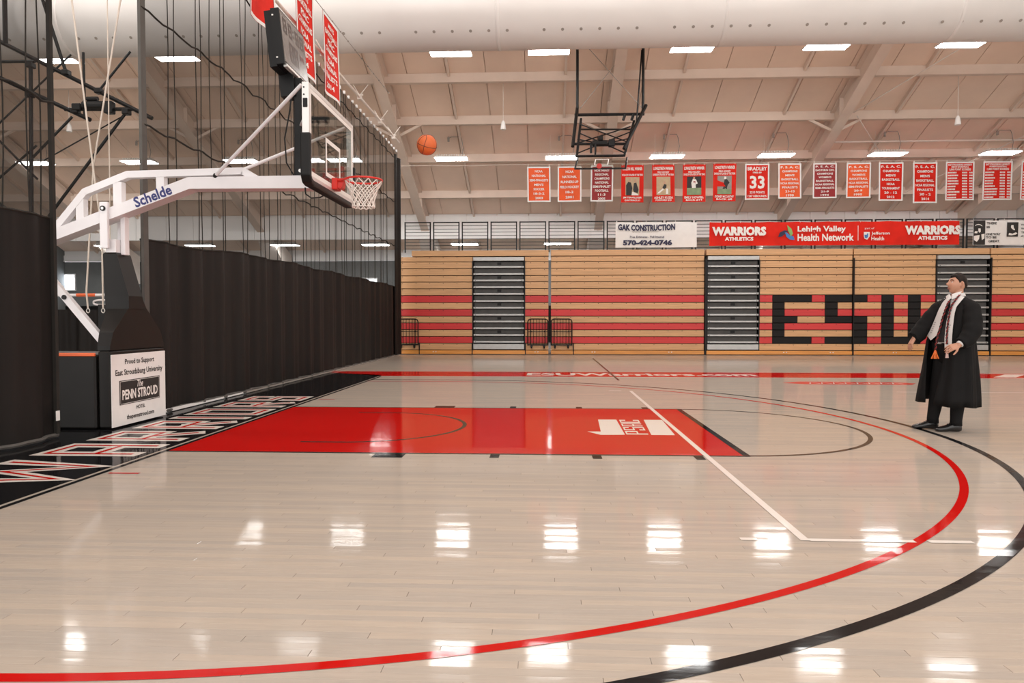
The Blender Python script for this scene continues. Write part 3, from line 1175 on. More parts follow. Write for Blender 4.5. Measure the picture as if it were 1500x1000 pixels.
# folding guard rails hooked on the front of the boards
for i, (x0, x1) in enumerate(((-1.78, -1.00), (3.12, 3.87), (3.99, 4.76))):
    t = thing('parked_guardrail', ('black tubular guardrail parked beside the curtain end', 'black tubular guardrail parked left of the bleacher gap',
              'black tubular guardrail parked right of the bleacher gap')[i], 'guardrail', ((x0 + x1) / 2, 17.9, 0.23), 'parked guardrails')
    y = 17.90
    r = 0.10
    pts = [(x0, y, 0.36), (x0, y, 1.33 - r), (x0 + 0.03, y, 1.33 - 0.03), (x0 + r, y, 1.33), (x1 - r, y, 1.33), (x1 - 0.03, y, 1.30), (x1, y, 1.33 - r), (x1, y, 0.36)]
    mb = MB(); mb.tube(pts, 0.022, 8)
    obj('hoop_frame', mb, 'black', t)
    mb = MB(); mb.beam((x0 - 0.02, y, 0.37), (x1 + 0.02, y, 0.37), 0.04, 0.05)
    mb.beam((x0, y, 0.86), (x1, y, 0.86), 0.02, 0.02)
    obj('cross_bar', mb, 'black', t)
    for k in range(6):
        x = x0 + (x1 - x0) * (k + 1) / 7
        mb = MB(); mb.tube([(x, y, 0.37), (x, y, 1.32)], 0.018 if k in (0, 5) else 0.010, 6)
        obj('upright', mb, 'black', t)
    for x in (x0 + 0.14, x1 - 0.14):
        mb = MB()
        mb.box(x - 0.04, x + 0.04, y - 0.04, y + 0.04, 0.29, 0.36, 0.01)
        mb.tube([(x - 0.03, y, 0.285), (x + 0.03, y, 0.285)], 0.055, 12)
        obj('caster', mb, 'black', t)
    mb = MB()
    for x in (x0 + 0.12, x1 - 0.12):
        mb.box(x - 0.02, x + 0.02, y - 0.01, FY + 0.03, 0.84, 0.88)
    obj('wall_hook', mb, 'black', t)

# guard rail along the top of the bleachers, one panel after another
RY = 18.66
for k in range(22):
    x0 = -1.62 + k * 1.105
    x1 = x0 + 0.975
    lab = 'black guardrail panel on top of the bleachers, %s from the curtain' % ORD[k]
    if k == 0:
        g0 = thing('rail_panel', lab, 'guardrail', (x0, RY, 3.9), 'guardrail panels above the bleachers')
        for x in (x0, x1):
            mb = MB(); mb.box(x - 0.022, x + 0.022, RY - 0.022, RY + 0.022, 3.88, 5.05)
            obj('post', mb, 'black', g0)
        for q in range(9):
            z = 4.02 + q * 0.126
            h = 0.020 if q == 8 else 0.009
            mb = MB(); mb.box(x0, x1, RY - h, RY + h, z - h, z + h)
            obj('rail_bar', mb, 'black', g0)
    else:
        copy_thing(g0, (k * 1.105, 0, 0), lab)

# banners tied to that rail -------------------------------------------------
BY = 18.585


def sheet_wave(x, z, amp):
    return amp * (math.sin(x * 3.1 + z * 2.0) + 0.5 * math.sin(x * 7.7 - z * 3.0))


def rail_banner(name, label, x0, x1, z0, z1, m, amp, group=None):
    t = thing(name, label, 'banner', ((x0 + x1) / 2, BY, z0), group)
    n = max(16, int((x1 - x0) * 8))
    mb = MB()
    mb.grid(lambda a, b: (x0 + a * (x1 - x0), BY + sheet_wave(x0 + a * (x1 - x0), z0 + b * (z1 - z0), amp),
                          z0 + b * (z1 - z0) - (0.018 * abs(math.sin((x0 + a * (x1 - x0)) * PI / 1.1)) if b > 0.9 else 0)), n, 8)
    o = obj('sheet', mb, m, t, smooth=True)
    for k in range(int((x1 - x0) / 1.1) + 1):
        x = x0 + 0.05 + k * 1.1
        mb = MB(); mb.tube([(x, BY, z1 - 0.02), (x, RY, z1 + 0.06)], 0.012, 5)
        obj('tie', mb, 'white_cloth', t)
    return t, (lambda a, b, d=0.02: (a, BY - amp * 1.6 - d + 0.5 * sheet_wave(a, b, amp), b))


t, P = rail_banner('construction_banner', 'white vinyl banner with navy lettering on the bleacher rail', 6.42, 9.46, 4.03, 4.985, 'white_cloth', 0.006)
mb = MB()
write(mb, 'GAK CONSTRUCTION', 7.58, 4.80, 2.14, 0.24, P, bold=0.05, arch=-0.14)
obj('heading', mb, 'print_navy', t)
mb = MB(); write(mb, 'Quality Construction', 7.53, 4.615, 0.98, 0.075, P, shear=0.3)
obj('tagline', mb, 'print_grey', t)
mb = MB(); write(mb, 'Free Estimates - Full Insured', 7.60, 4.425, 1.28, 0.085, P, bold=0.02)
obj('small_line', mb, 'print_navy', t)
mb = MB(); write(mb, '570-424-0746', 7.62, 4.21, 1.84, 0.21, P, bold=0.055)
obj('phone_number', mb, 'print_navy', t)

t, P = rail_banner('athletics_banner', 'long red vinyl banner with white lettering on the bleacher rail', 9.93, 19.06, 4.08, 4.965, 'red', 0.016)
for cx in (11.02, 18.08):
    mb = MB(); write(mb, 'WARRIORS', cx, 4.62, 2.0, 0.34, P, bold=0.06)
    obj('heading', mb, 'print_white', t)
    mb = MB(); write(mb, 'ATHLETICS', cx, 4.33, 1.06, 0.14, P, bold=0.05)
    obj('heading', mb, 'print_white', t)
mb = MB()
write(mb, 'Lehigh Valley', 14.05, 4.66, 1.76, 0.27, P, bold=0.03)
write(mb, 'Health Network', 14.20, 4.37, 2.06, 0.27, P, bold=0.03)
obj('sponsor_lettering', mb, 'print_white', t)
mb = MB(); mb.cur = 0


def blob(mb, cx, cz, pts, P):
    mb.add([P(cx + a, cz + b) for a, b in pts], [tuple(range(len(pts)))])


blob(mb, 12.80, 4.52, [(-0.02, 0.32), (0.14, 0.18), (0.20, 0.0), (0.12, -0.12), (0.06, 0.02), (0.02, 0.10)], P)
obj('emblem_leaf', mb, 'print_green', t)
mb = MB()
blob(mb, 12.80, 4.52, [(-0.10, 0.06), (-0.04, -0.12), (0.08, -0.22), (0.26, -0.24), (0.22, -0.10), (0.08, -0.06), (0.0, 0.02)], P)
obj('emblem_leaf', mb, 'print_blue', t)
mb = MB()
blob(mb, 12.80, 4.52, [(-0.34, -0.12), (-0.28, 0.04), (-0.12, 0.12), (0.04, 0.10), (-0.06, 0.02), (-0.14, -0.06), (-0.22, -0.12)], P)
obj('emblem_leaf', mb, 'print_navy', t)
mb = MB()
P2 = P
mb.add([P(15.37, 4.25), P(15.39, 4.25), P(15.39, 4.80), P(15.37, 4.80)], [(0, 1, 2, 3)])
write(mb, 'part of', 15.80, 4.69, 0.34, 0.09, P)
write(mb, 'Jefferson', 16.20, 4.50, 0.66, 0.14, P, bold=0.02)
write(mb, 'Health', 16.10, 4.32, 0.46, 0.14, P, bold=0.02)
obj('partner_lettering', mb, 'print_white', t)
mb = MB()
blob(mb, 15.70, 4.44, [(-0.11, 0.12), (0.11, 0.12), (0.11, -0.04), (0.02, -0.16), (-0.09, -0.12), (-0.11, -0.02)], P)
obj('shield', mb, 'print_white', t)
mb = MB()
blob(mb, 15.70, 4.44, [(-0.09, 0.02), (0.0, 0.02), (0.0, 0.07), (0.05, 0.07), (0.05, -0.05), (0.0, -0.11), (-0.07, -0.09)], lambda a, b: P(a, b, 0.03))
obj('shield_mark', mb, 'print_blue', t)

t, P = rail_banner('poster_banner', 'white poster banner with black and white photographs at the right edge of the rail', 19.55, 23.4, 4.06, 4.975, 'white_cloth', 0.003)
x0 = 19.56
mb = MB(); mb.add([P(x0, 4.07), P(x0 + 0.42, 4.07), P(x0 + 0.42, 4.965), P(x0, 4.965)], [(0, 1, 2, 3)])
ph = obj('photo_print', mb, 'print_black', t)
mb = MB()
blob(mb, x0 + 0.2, 4.55, [(-0.15, 0.02), (-0.05, 0.02), (-0.07, -0.06), (-0.17, -0.05)], lambda a, b: P(a, b, 0.025))
blob(mb, x0 + 0.2, 4.55, [(-0.03, 0.12), (0.05, 0.12), (0.06, 0.0), (0.01, -0.04), (-0.03, 0.02)], lambda a, b: P(a, b, 0.025))
blob(mb, x0 + 0.2, 4.40, [(-0.18, 0.0), (0.02, 0.03), (0.0, -0.12), (-0.08, -0.22), (-0.18, -0.16)], lambda a, b: P(a, b, 0.025))
blob(mb, x0 + 0.2, 4.40, [(0.08, 0.05), (0.20, 0.08), (0.19, -0.10), (0.10, -0.16)], lambda a, b: P(a, b, 0.025))
for k in range(9):
    a = PI * (0.15 + 0.07 * k)
    b = PI * (0.15 + 0.07 * (k + 1))
    blob(mb, x0 + 0.17, 4.70, [(0.16 * math.cos(a), 0.13 * math.sin(a)), (0.16 * math.cos(b), 0.13 * math.sin(b)), (0.14 * math.cos(b), 0.10 * math.sin(b)), (0.14 * math.cos(a), 0.10 * math.sin(a))], lambda a, b: P(a, b, 0.025))
obj('photo_figure', mb, 'print_white', ph)
mb = MB()
for s, cx, cz, w in (('THERE', 20.21, 4.86, 0.36), ('IS', 20.09, 4.72, 0.12), ('ONE WAY', 20.27, 4.46, 0.52), ('TO BE', 20.20, 4.34, 0.38), ('GREAT.', 20.31, 4.20, 0.42)):
    write(mb, s, cx, cz, w, 0.085, P, bold=0.03)
write(mb, 'WITHIN', 21.5, 4.80, 0.52, 0.07, P, bold=0.02)
write(mb, 'WITH', 21.42, 4.66, 0.34, 0.07, P, bold=0.02)
write(mb, 'THE', 21.38, 4.52, 0.26, 0.07, P, bold=0.02)
write(mb, 'AT', 21.34, 4.38, 0.18, 0.07, P, bold=0.02)
obj('lettering', mb, 'print_black', t, kind='stuff')
mb = MB(); mb.add([P(20.75, 4.36), P(21.15, 4.36), P(21.16, 4.89), P(20.76, 4.89)], [(0, 1, 2, 3)])
ph = obj('photo_print', mb, 'print_black', t)
mb = MB()
blob(mb, 20.95, 4.62, [(-0.05, 0.16), (0.03, 0.17), (0.04, 0.08), (0.09, 0.0), (0.06, -0.03), (-0.02, 0.03), (-0.06, 0.08)], lambda a, b: P(a, b, 0.025))
blob(mb, 20.95, 4.62, [(-0.14, -0.20), (-0.12, -0.12), (0.0, -0.15), (0.12, -0.10), (0.18, -0.14), (0.10, -0.19), (-0.04, -0.21)], lambda a, b: P(a, b, 0.025))
obj('photo_figure', mb, 'print_white', ph)

# ---- championship banners on the wire over the far side
WY = 20.5
mb = MB(); mb.tube([(-2.2 + k * 1.0, WY + 0.01, 7.585 + 0.015 * math.sin(k * 1.7)) for k in range(28)], 0.008, 5)
tag(obj('banner_wire', mb, 'steel_light'), 'thin steel wire carrying the row of championship banners', 'wire')
WH = 'print_white'


def banner(label, x0, x1, z0, z1, cloth, lines, border=True, photo=None, drop=0.0, col=WH):
    t = thing('championship_banner', label, 'banner', ((x0 + x1) / 2, WY, z0), 'championship banners on the wire')
    cx, w, h = (x0 + x1) / 2, x1 - x0, z1 - z0
    seed = x0 * 3.7

    def wav(a, b):
        return 0.022 * math.sin(a * 5.0 + seed + b * 1.2) * (0.4 + 0.6 * (z1 - b) / h)

    def P(a, b, d=0.012):
        q = (a - cx) / w
        return (a - 0.02 * w * math.sin(seed) * (z1 - b) / h, WY + wav(a, b) - d, b)
    mb = MB()
    mb.grid(lambda a, b: P(x0 + a * w, z0 + b * h, 0.0), 14, 10)
    obj('cloth', mb, cloth, t, smooth=True)
    if border:
        bw = 0.055
        mb = MB()
        for (a0, a1, b0, b1) in ((x0, x1, z0, z0 + bw), (x0, x1, z1 - bw, z1), (x0, x0 + bw, z0 + bw, z1 - bw), (x1 - bw, x1, z0 + bw, z1 - bw)):
            nu, nv = (12, 1) if a1 - a0 > b1 - b0 else (1, 10)
            mb.grid(lambda a, b: P(a0 + a * (a1 - a0), b0 + b * (b1 - b0), 0.008), nu, nv)
        obj('white_border', mb, 'white_cloth', t, smooth=True)
    if photo:
        bg, fig = photo
        a0, a1, b0, b1 = x0 + w * 0.19, x1 - w * 0.19, z0 + h * 0.19, z0 + h * 0.68
        mb = MB(); mb.grid(lambda a, b: P(a0 + a * (a1 - a0), b0 + b * (b1 - b0), 0.008), 4, 4)
        pr = obj('photo_print', mb, bg, t)
        for m, pts in fig:
            mb = MB(); mb.add([P(a0 + a * (a1 - a0), b0 + b * (b1 - b0), 0.014) for a, b in pts], [tuple(range(len(pts)))])
            obj('photo_figure', mb, m, pr)
    mb = MB()
    for s, fx, fz, fw, fh in lines:
        if s is None:            # names and figures too small to read: runs of short dashes
            n = max(3, int(fw * 26))
            for q in range(n):
                a0 = x0 + (fx - fw / 2 + fw * q / n) * w
                a1 = a0 + fw / n * 0.80 * w
                mb.add([P(a0, z0 + (fz - fh / 2) * h), P(a1, z0 + (fz - fh / 2) * h), P(a1, z0 + (fz + fh / 2) * h), P(a0, z0 + (fz + fh / 2) * h)], [(0, 1, 2, 3)])
        else:
            write(mb, s, x0 + fx * w, z0 + fz * h, fw * w, fh * h, P, bold=0.03)
    obj('lettering', mb, col, t, kind='stuff')
    for x in (x0 + 0.05, x1 - 0.05):
        mb = MB(); mb.tube([(x, WY, z1 - 0.03), (x, WY + 0.01, 7.60)], 0.012, 6)
        obj('clip', mb, 'steel_light', t)
    return t


def rows_of(txt, top, bot, fh, wmax=0.80):
    n = len(txt)
    out = []
    for i, s in enumerate(txt):
        fz = top - (top - bot) * i / (n - 1)
        out.append((s, 0.5, fz, min(wmax, 0.068 * len(s) + 0.06), fh))
    return out


ZT = 7.50
banner('orange banner reading semi-finalists soccer, leftmost in the row', 3.02, 3.96, 6.08, ZT, 'orange',
       rows_of(['NCAA', 'NATIONAL', 'SEMI-FINALISTS', "MEN'S", 'SOCCER', '18-3-2', '2003'], 0.87, 0.11, 0.066))
banner('orange banner reading runners-up field hockey, left of the dark red one', 4.26, 5.22, 6.08, ZT, 'orange',
       rows_of(['NCAA', 'NATIONAL', 'RUNNERS-UP', 'FIELD HOCKEY', '18-2', '2001'], 0.85, 0.13, 0.072))
banner('dark red football banner hanging behind the raised backboard', 5.60, 6.50, 6.08, ZT + 0.03, 'dark_red',
       rows_of(['NORTHEAST', 'REGIONAL', 'CHAMPIONS', 'NATIONAL', 'SEMI-FINALIST', 'FOOTBALL', '11-3', '2005'], 0.86, 0.08, 0.066))
two = [('print_black', [(0.05, 0.0), (0.04, 0.55), (0.2, 0.74), (0.40, 0.70), (0.5, 0.4), (0.42, 0.0)]),
       ('print_skin', [(0.2, 0.76), (0.24, 0.94), (0.38, 0.94), (0.40, 0.76), (0.30, 0.70)]),
       ('print_black', [(0.55, 0.30), (0.60, 0.66), (0.78, 0.70), (0.95, 0.30), (0.88, 0.12), (0.6, 0.2)]),
       ('print_skin', [(0.62, 0.72), (0.66, 0.9), (0.78, 0.9), (0.80, 0.72)]),
       ('print_white', [(0.45, 0.0), (0.5, 0.20), (0.75, 0.12), (0.92, 0.06), (0.92, 0.0)])]
lunge = [('print_white', [(0.05, 0.08), (0.12, 0.16), (0.45, 0.36), (0.52, 0.30), (0.2, 0.10)]),
         ('print_black', [(0.42, 0.40), (0.55, 0.60), (0.72, 0.56), (0.70, 0.40), (0.55, 0.32)]),
         ('print_white', [(0.66, 0.06), (0.70, 0.36), (0.82, 0.34), (0.84, 0.06)]),
         ('print_skin', [(0.48, 0.62), (0.54, 0.76), (0.64, 0.74), (0.64, 0.60)])]
stand = [('print_turf', [(0, 0), (0, 0.38), (1, 0.38), (1, 0)]),
         ('print_white', [(0.36, 0.30), (0.30, 0.66), (0.40, 0.86), (0.62, 0.84), (0.74, 0.62), (0.60, 0.56), (0.62, 0.30)]),
         ('dark_red', [(0.42, 0.55), (0.44, 0.74), (0.58, 0.74), (0.60, 0.52), (0.5, 0.46)]),
         ('print_skin', [(0.40, 0.86), (0.44, 0.97), (0.54, 0.97), (0.56, 0.86)]),
         ('print_black', [(0.18, 0.06), (0.26, 0.30), (0.34, 0.30), (0.24, 0.06)]),
         ('print_black', [(0.46, 0.10), (0.50, 0.32), (0.58, 0.30), (0.54, 0.10)])]
run = [('red', [(0, 0.42), (0, 0.75), (0.45, 0.62), (0.6, 0.42)]), ('print_turf', [(0, 0), (0, 0.28), (1, 0.28), (1, 0)]),
       ('print_black', [(0.42, 0.40), (0.50, 0.80), (0.66, 0.82), (0.86, 0.62), (0.74, 0.52), (0.66, 0.28)]),
       ('print_black', [(0.22, 0.04), (0.42, 0.38), (0.56, 0.34), (0.36, 0.06)]),
       ('print_black', [(0.58, 0.10), (0.58, 0.36), (0.70, 0.34), (0.66, 0.10)]),
       ('print_white', [(0.46, 0.82), (0.50, 0.96), (0.62, 0.94), (0.62, 0.82)])]


def star(head, sub, name, post):
    out = [(head, 0.5, 0.90, 0.88, 0.085), (sub, 0.5, 0.735, 0.92, 0.055), (name, 0.5, 0.125, 0.84, 0.060), (post, 0.5, 0.055, 0.70, 0.050)]
    return out


banner('red photo banner showing two people in dark formal clothes', 6.82, 7.72, 6.03, ZT + 0.03, 'red',
       star('HARLON HILL WINNER', 'NCAA DIV II PLAYER OF THE YEAR', 'JIM TERWILLIGER', 'QUARTERBACK #11'), False, ('print_sand', two))
fh = [('FIELD HOCKEY', 0.5, 0.80, 0.52, 0.05)]
banner('red photo banner showing a player lunging low on tan ground', 8.05, 8.95, 6.03, ZT + 0.03, 'red',
       star('LONGSTRETH WINNER', 'DIVISION II PLAYER OF THE YEAR', 'ASHLEY KUZIA', 'FORWARD #10') + fh, False, ('print_sand', lunge))
banner('red photo banner showing a player in white standing against black', 9.28, 10.19, 6.03, ZT + 0.03, 'red',
       star('LONGSTRETH WINNER', 'DIVISION II PLAYER OF THE YEAR', 'EMILY HOWELL', 'BACK #14') + fh, False, ('print_black', stand))
banner('red photo banner showing a dark player running before a red sky', 10.49, 11.40, 6.05, ZT + 0.05, 'red',
       star('LONGSTRETH WINNER', 'DIVISION II PLAYER OF THE YEAR', 'SYDNEY MCCARTHY', 'BACK #8') + fh, False, ('print_grey', run))
banner('white framed red banner with a large number 33', 11.74, 12.70, 6.10, ZT + 0.03, 'red',
       [('BRADLEY', 0.5, 0.865, 0.80, 0.10), ('1985-89', 0.5, 0.755, 0.36, 0.05), ('33', 0.5, 0.485, 0.62, 0.36), ('2210 POINTS', 0.5, 0.205, 0.62, 0.065), ('1247 REBOUNDS', 0.5, 0.10, 0.78, 0.065)])
banner('orange red banner reading finalists 1990, right of the number 33', 13.05, 13.95, 6.14, ZT + 0.03, 'orange',
       rows_of(['P. S. A. C.', 'CHAMPIONS', "MEN'S", 'BASKETBALL', 'NCAA REGIONAL', 'FINALISTS', '21-13', '1990'], 0.89, 0.09, 0.062))
banner('dark red banner reading eastern division champions 1994', 14.42, 15.34, 6.14, ZT + 0.03, 'dark_red',
       rows_of(['P. S. A. C.', 'EASTERN DIV.', 'CHAMPIONS', "WOMEN'S", 'BASKETBALL', 'NCAA REGIONAL', 'SEMI-FINALISTS', '21-9', '1994'], 0.90, 0.09, 0.056))
banner('orange red womens basketball banner of 1995, left of the 2012 one', 15.73, 16.67, 6.14, ZT + 0.03, 'orange',
       rows_of(['P. S. A. C.', 'CHAMPIONS', "WOMEN'S", 'BASKETBALL', 'NCAA REGIONAL', 'SEMI-FINALISTS', '20-9', '1995'], 0.88, 0.10, 0.060))
banner('white framed bright red tournament banner of 2012', 16.97, 17.92, 6.02, ZT + 0.03, 'red',
       rows_of(['P. S. A. C.', 'CHAMPIONS', "MEN'S", 'BASKETBALL', 'NCAA', 'TOURNAMENT', '20 - 12', '2012'], 0.89, 0.10, 0.062))
banner('white framed red finalists banner of 2014, lowest hanging of the row', 18.29, 19.23, 5.92, ZT + 0.02, 'red',
       rows_of(['P. S. A. C.', 'CHAMPIONS', "MEN'S", 'BASKETBALL', 'NCAA REGIONAL', 'FINALISTS', '30 - 2', '2014'], 0.89, 0.10, 0.062))
for i, (a, b) in enumerate(((19.56, 20.66), (21.0, 22.12), (22.45, 23.55))):
    lines = [('EAST STROUDSBURG UNIVERSITY', 0.5, 0.92, 0.84, 0.05), ("MEN'S BASKETBALL" if i != 1 else "WOMEN'S BASKETBALL", 0.5, 0.865, 0.62, 0.045), ('1,000 POINT SCORERS', 0.5, 0.795, 0.76, 0.065)]
    rnd = random.Random(i + 3)
    for k in range(10):
        fz = 0.715 - k * 0.0715
        wl = rnd.uniform(0.26, 0.44)
        for fx, fw in ((0.07 + wl / 2, wl), (0.66, 0.19), (0.885, 0.12)):
            lines.append((None, fx, fz, fw, 0.038))
    banner(('white framed list banner of point scorers, nearer the 2014 banner', 'white framed list banner of point scorers, second from the 2014 banner',
            'list banner of point scorers cut off by the right edge')[i], a, b, 6.02, ZT + 0.03, 'red', lines)

# ================================================================ DIVIDER CURTAINS
CX = -1.62


def pleat(y, z, a=0.036):
    k = 0.35 + 0.65 * min(1.0, max(0.0, (7.0 - z) / 6.0))
    return a * k * (math.sin(y * 7.1 + 0.4 * math.sin(y * 2.3)) + 0.45 * math.sin(y * 17.3 + 1.0))


def solid_top(y):
    return 2.385 + 0.13 * min(1, max(0, (y - 0.6) / 4.0)) + 0.02 * math.sin(y * 2.2)


def curtain(label, cx, y0, y1, ztop, zs, seams, cords, loc):
    t = thing('divider_curtain', label, 'curtain', loc, 'divider curtains')
    n = int((y1 - y0) * 16)
    mb = MB()
    mb.grid(lambda a, b: (cx + pleat(y0 + a * (y1 - y0), b * 2.4), y0 + a * (y1 - y0), 0.055 + b * (zs(y0 + a * (y1 - y0)) - 0.055)), n, 10)
    obj('solid_panel', mb, 'vinyl', t, smooth=True)
    n2 = int((y1 - y0) * 8)
    mb = MB()
    mb.grid(lambda a, b: (cx + pleat(y0 + a * (y1 - y0), zs(0) + b * 5, 0.03), y0 + a * (y1 - y0), zs(y0 + a * (y1 - y0)) + b * (ztop - zs(y0 + a * (y1 - y0)))), n2, 10)
    obj('net_panel', mb, 'mesh', t, smooth=True)
    mb = MB()
    mb.tube([(cx + pleat(y0 + (y1 - y0) * k / n, 2.4), y0 + (y1 - y0) * k / n, zs(y0 + (y1 - y0) * k / n)) for k in range(n + 1)], 0.014, 5)
    obj('joining_seam', mb, 'seam', t)
    mb = MB()
    mb.tube([(cx + 0.02 + pleat(y0 + (y1 - y0) * k / n, 0.0), y0 + (y1 - y0) * k / n, 0.035) for k in range(n + 1)], 0.022, 6)
    obj('bottom_hem', mb, 'net_hem', t)
    for y in seams:
        zz0 = zs(y)
        mb = MB()
        wob = 0.02 * math.sin(y * 13)
        pts = [(cx + 0.012 + pleat(y + wob * math.sin(k * 0.9), zz0 + k * 0.5, 0.03), y + wob * math.sin(k * 0.9) * 1.6, zz0 + (ztop - zz0) * k / 9) for k in range(10)]
        mb.tube(pts, 0.0075, 5)
        obj('strap', mb, 'seam', t)
    for z in cords:
        mb = MB()
        pts = []
        m = int((y1 - y0) * 6)
        for k in range(m + 1):
            y = y0 + (y1 - y0) * k / m
            pts.append((cx + 0.03 + pleat(y, z, 0.03), y, z + 0.06 * abs(math.sin((y - 1.1) * PI / 0.8)) - 0.02))
        mb.tube(pts, 0.014, 5)
        obj('lift_cord', mb, 'seam', t)
    return t


seams = []
k = 0
while 1.30 + k * 0.82 < 15.8:
    seams += [1.30 + k * 0.82, 1.51 + k * 0.82] if k % 3 != 1 else [1.30 + k * 0.82, 1.45 + k * 0.82, 1.78 + k * 0.82]
    k += 1
TOP = 7.39
t = curtain('long black divider curtain with see-through net above, from the basket to the bleachers', CX, 0.62, 17.35, TOP, solid_top, seams, (3.92, 5.47, 7.04), (CX, 8.6, 0))
mb = MB()
mb.box(CX - 0.02, CX + 0.02, 0.60, 0.72, 0.06, TOP)
obj('leading_hem', mb, 'net_hem', t)
mb = MB()
mb.grid(lambda a, b: (CX + 0.06 + 0.05 * math.sin(a * 9), 16.42 + a * 1.0, 0.05 + b * (7.16 - 0.05)), 12, 8)
obj('trailing_hem', mb, 'vinyl', t, smooth=True)
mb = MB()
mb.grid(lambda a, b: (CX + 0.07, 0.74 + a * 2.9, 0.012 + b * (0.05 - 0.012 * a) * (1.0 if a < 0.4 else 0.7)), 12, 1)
obj('gap_light_strip', mb, 'white_cloth', t)  # white strip painted for bright light showing in the gap under the curtain
mb = MB(); mb.grid(lambda a, b: (CX + 0.08, 3.64 + a * 13.6, 0.01 + b * 0.03), 30, 1)
obj('gap_light_strip', mb, 'print_grey', t)  # grey strip carries that painted gap light on, duller
y = 0.7
while y < 17.2:
    mb = MB(); mb.box(CX - 0.02, CX + 0.035, y - 0.03, y + 0.03, TOP - 0.03, TOP + 0.05)
    obj('net_tie', mb, 'white_cloth', t)
    y += 0.42
seams2 = [-8.2, -6.9, -5.6, -4.2, -3.1, -1.85, -1.5, -1.28]
t = curtain('black divider curtain with net above, at the left edge of the hall', -1.66, -9.0, -1.08, TOP, lambda y: 2.45, seams2, (3.7, 5.35, 6.9), (-1.66, -5, 0))
mb = MB(); mb.box(-1.68, -1.64, -1.12, -1.07, 0.05, TOP)
obj('leading_hem', mb, 'seam', t)
mb = MB(); mb.box(-1.625, -1.62, -1.16, -1.10, 0.20, 0.31)
obj('label_tag', mb, 'white_cloth', t)

# pipe that the curtains hang from
t = thing('curtain_pipe', 'long pale pipe with clamps above the black divider curtain', 'pipe', (CX, 4, 7.6))
mb = MB(); mb.tube([(CX, -9, 7.62), (CX, 7.7, 7.73), (CX, 17.6, 7.83)], 0.035, 8)
obj('pipe', mb, 'steel_light', t)
for y in (-5.5, -2.0, 1.5, 5.0, 8.6, 12.0, 14.6, 16.6):
    mb = MB(); mb.box(CX - 0.06, CX + 0.06, y - 0.07, y + 0.07, 7.70, 7.84, 0.01)
    mb.box(CX - 0.10, CX + 0.10, y - 0.02, y + 0.02, 7.82, 7.86)
    obj('clamp', mb, 'steel_light', t)
    for s in (-1, 1):
        mb = MB(); mb.tube([(CX, y, 7.82), (CX + s * 0.22, y + 0.12, 8.17)], 0.012, 5)
        obj('stay', mb, 'steel_light', t)
# the wire with beads over the side banners
mb = MB()
wp = [(-1.45, 2.5 + k * 0.7, 8.42 + 0.0245 * k) for k in range(19)]
mb.tube(wp, 0.008, 5)
for p in wp:
    mb.ball(p, 0.022, nu=8, nv=6)
tag(obj('side_banner_wire', mb, 'print_grey'), 'thin beaded wire over the three side banners running to the roof frame', 'wire')


def side_banner(label, y0, y1, z0, z1, lines, curl=0.0):
    t = thing('side_banner', label, 'banner', (-1.45, (y0 + y1) / 2, z0), 'banners along the curtain side')

    def P(a, b, d=0.012):
        f = (z1 - b) / (z1 - z0)
        return (-1.45 + 0.05 * math.sin((a - y0) * 5 + f * 2.4) * f + d, a, b + (0.06 * math.sin((a - y0) / (y1 - y0) * PI) * f))
    mb = MB(); mb.grid(lambda a, b: P(y0 + a * (y1 - y0), z0 + b * (z1 - z0), 0), 12, 14)
    obj('cloth', mb, 'red', t, smooth=True)
    mb = MB()
    bw = 0.07
    for (a0, a1, b0, b1) in ((y0, y1, z0, z0 + bw), (y0, y1, z1 - bw, z1), (y0, y0 + bw, z0 + bw, z1 - bw), (y1 - bw, y1, z0 + bw, z1 - bw)):
        mb.grid(lambda a, b: P(a0 + a * (a1 - a0), b0 + b * (b1 - b0), 0.008), 8, 8)
    obj('white_border', mb, 'white_cloth', t, smooth=True)
    mb = MB()
    for s, fz, fw, fh in lines:
        write(mb, s, (y0 + y1) / 2, z0 + fz * (z1 - z0), fw * (y1 - y0), fh * (z1 - z0), P, bold=0.03)
    obj('lettering', mb, 'print_white', t, kind='stuff')
    return t


L1 = [('MEN\'S', 0.88, 0.4, 0.06), ('BASKETBALL', 0.78, 0.8, 0.07), ('PSAC', 0.67, 0.5, 0.07), ('CHAMPIONS', 0.57, 0.8, 0.07), ('NCAA', 0.46, 0.5, 0.07),
      ('REGIONAL', 0.36, 0.7, 0.07), ('FINALISTS', 0.25, 0.7, 0.07), ('2014', 0.13, 0.4, 0.07)]
side_banner('red side banner hanging nearest the scoreboard edge, mostly above the frame', 3.75, 4.95, 6.72, 8.52, L1[:4])
side_banner('red side banner hanging between the scoreboard and the far side banner', 6.15, 7.32, 6.62, 8.54, L1)
side_banner('red side banner hanging in full view right of the scoreboard', 8.02, 9.25, 6.70, 8.60, L1)

# ================================================================ PORTABLE BASKET
t = thing('portable_basket', 'white portable basketball hoop stand with black padded base and glass backboard', 'basketball hoop', (-1.6, 0.1, 0))
# boom
mb = MB()
prof_top = [(-3.2, 2.15), (-2.284, 2.478), (-0.616, 3.084), (0.90, 3.092)]
prof_bot = [(0.90, 2.936), (-0.60, 2.940), (-2.284, 2.334), (-3.2, 2.00)]
mb.prism(prof_top + prof_bot, 'y', -0.12, 0.10)
obj('boom', mb, 'white_steel', t)


def sl(x):
    return 2.478 + (x + 2.284) * (3.084 - 2.478) / (2.284 - 0.616)


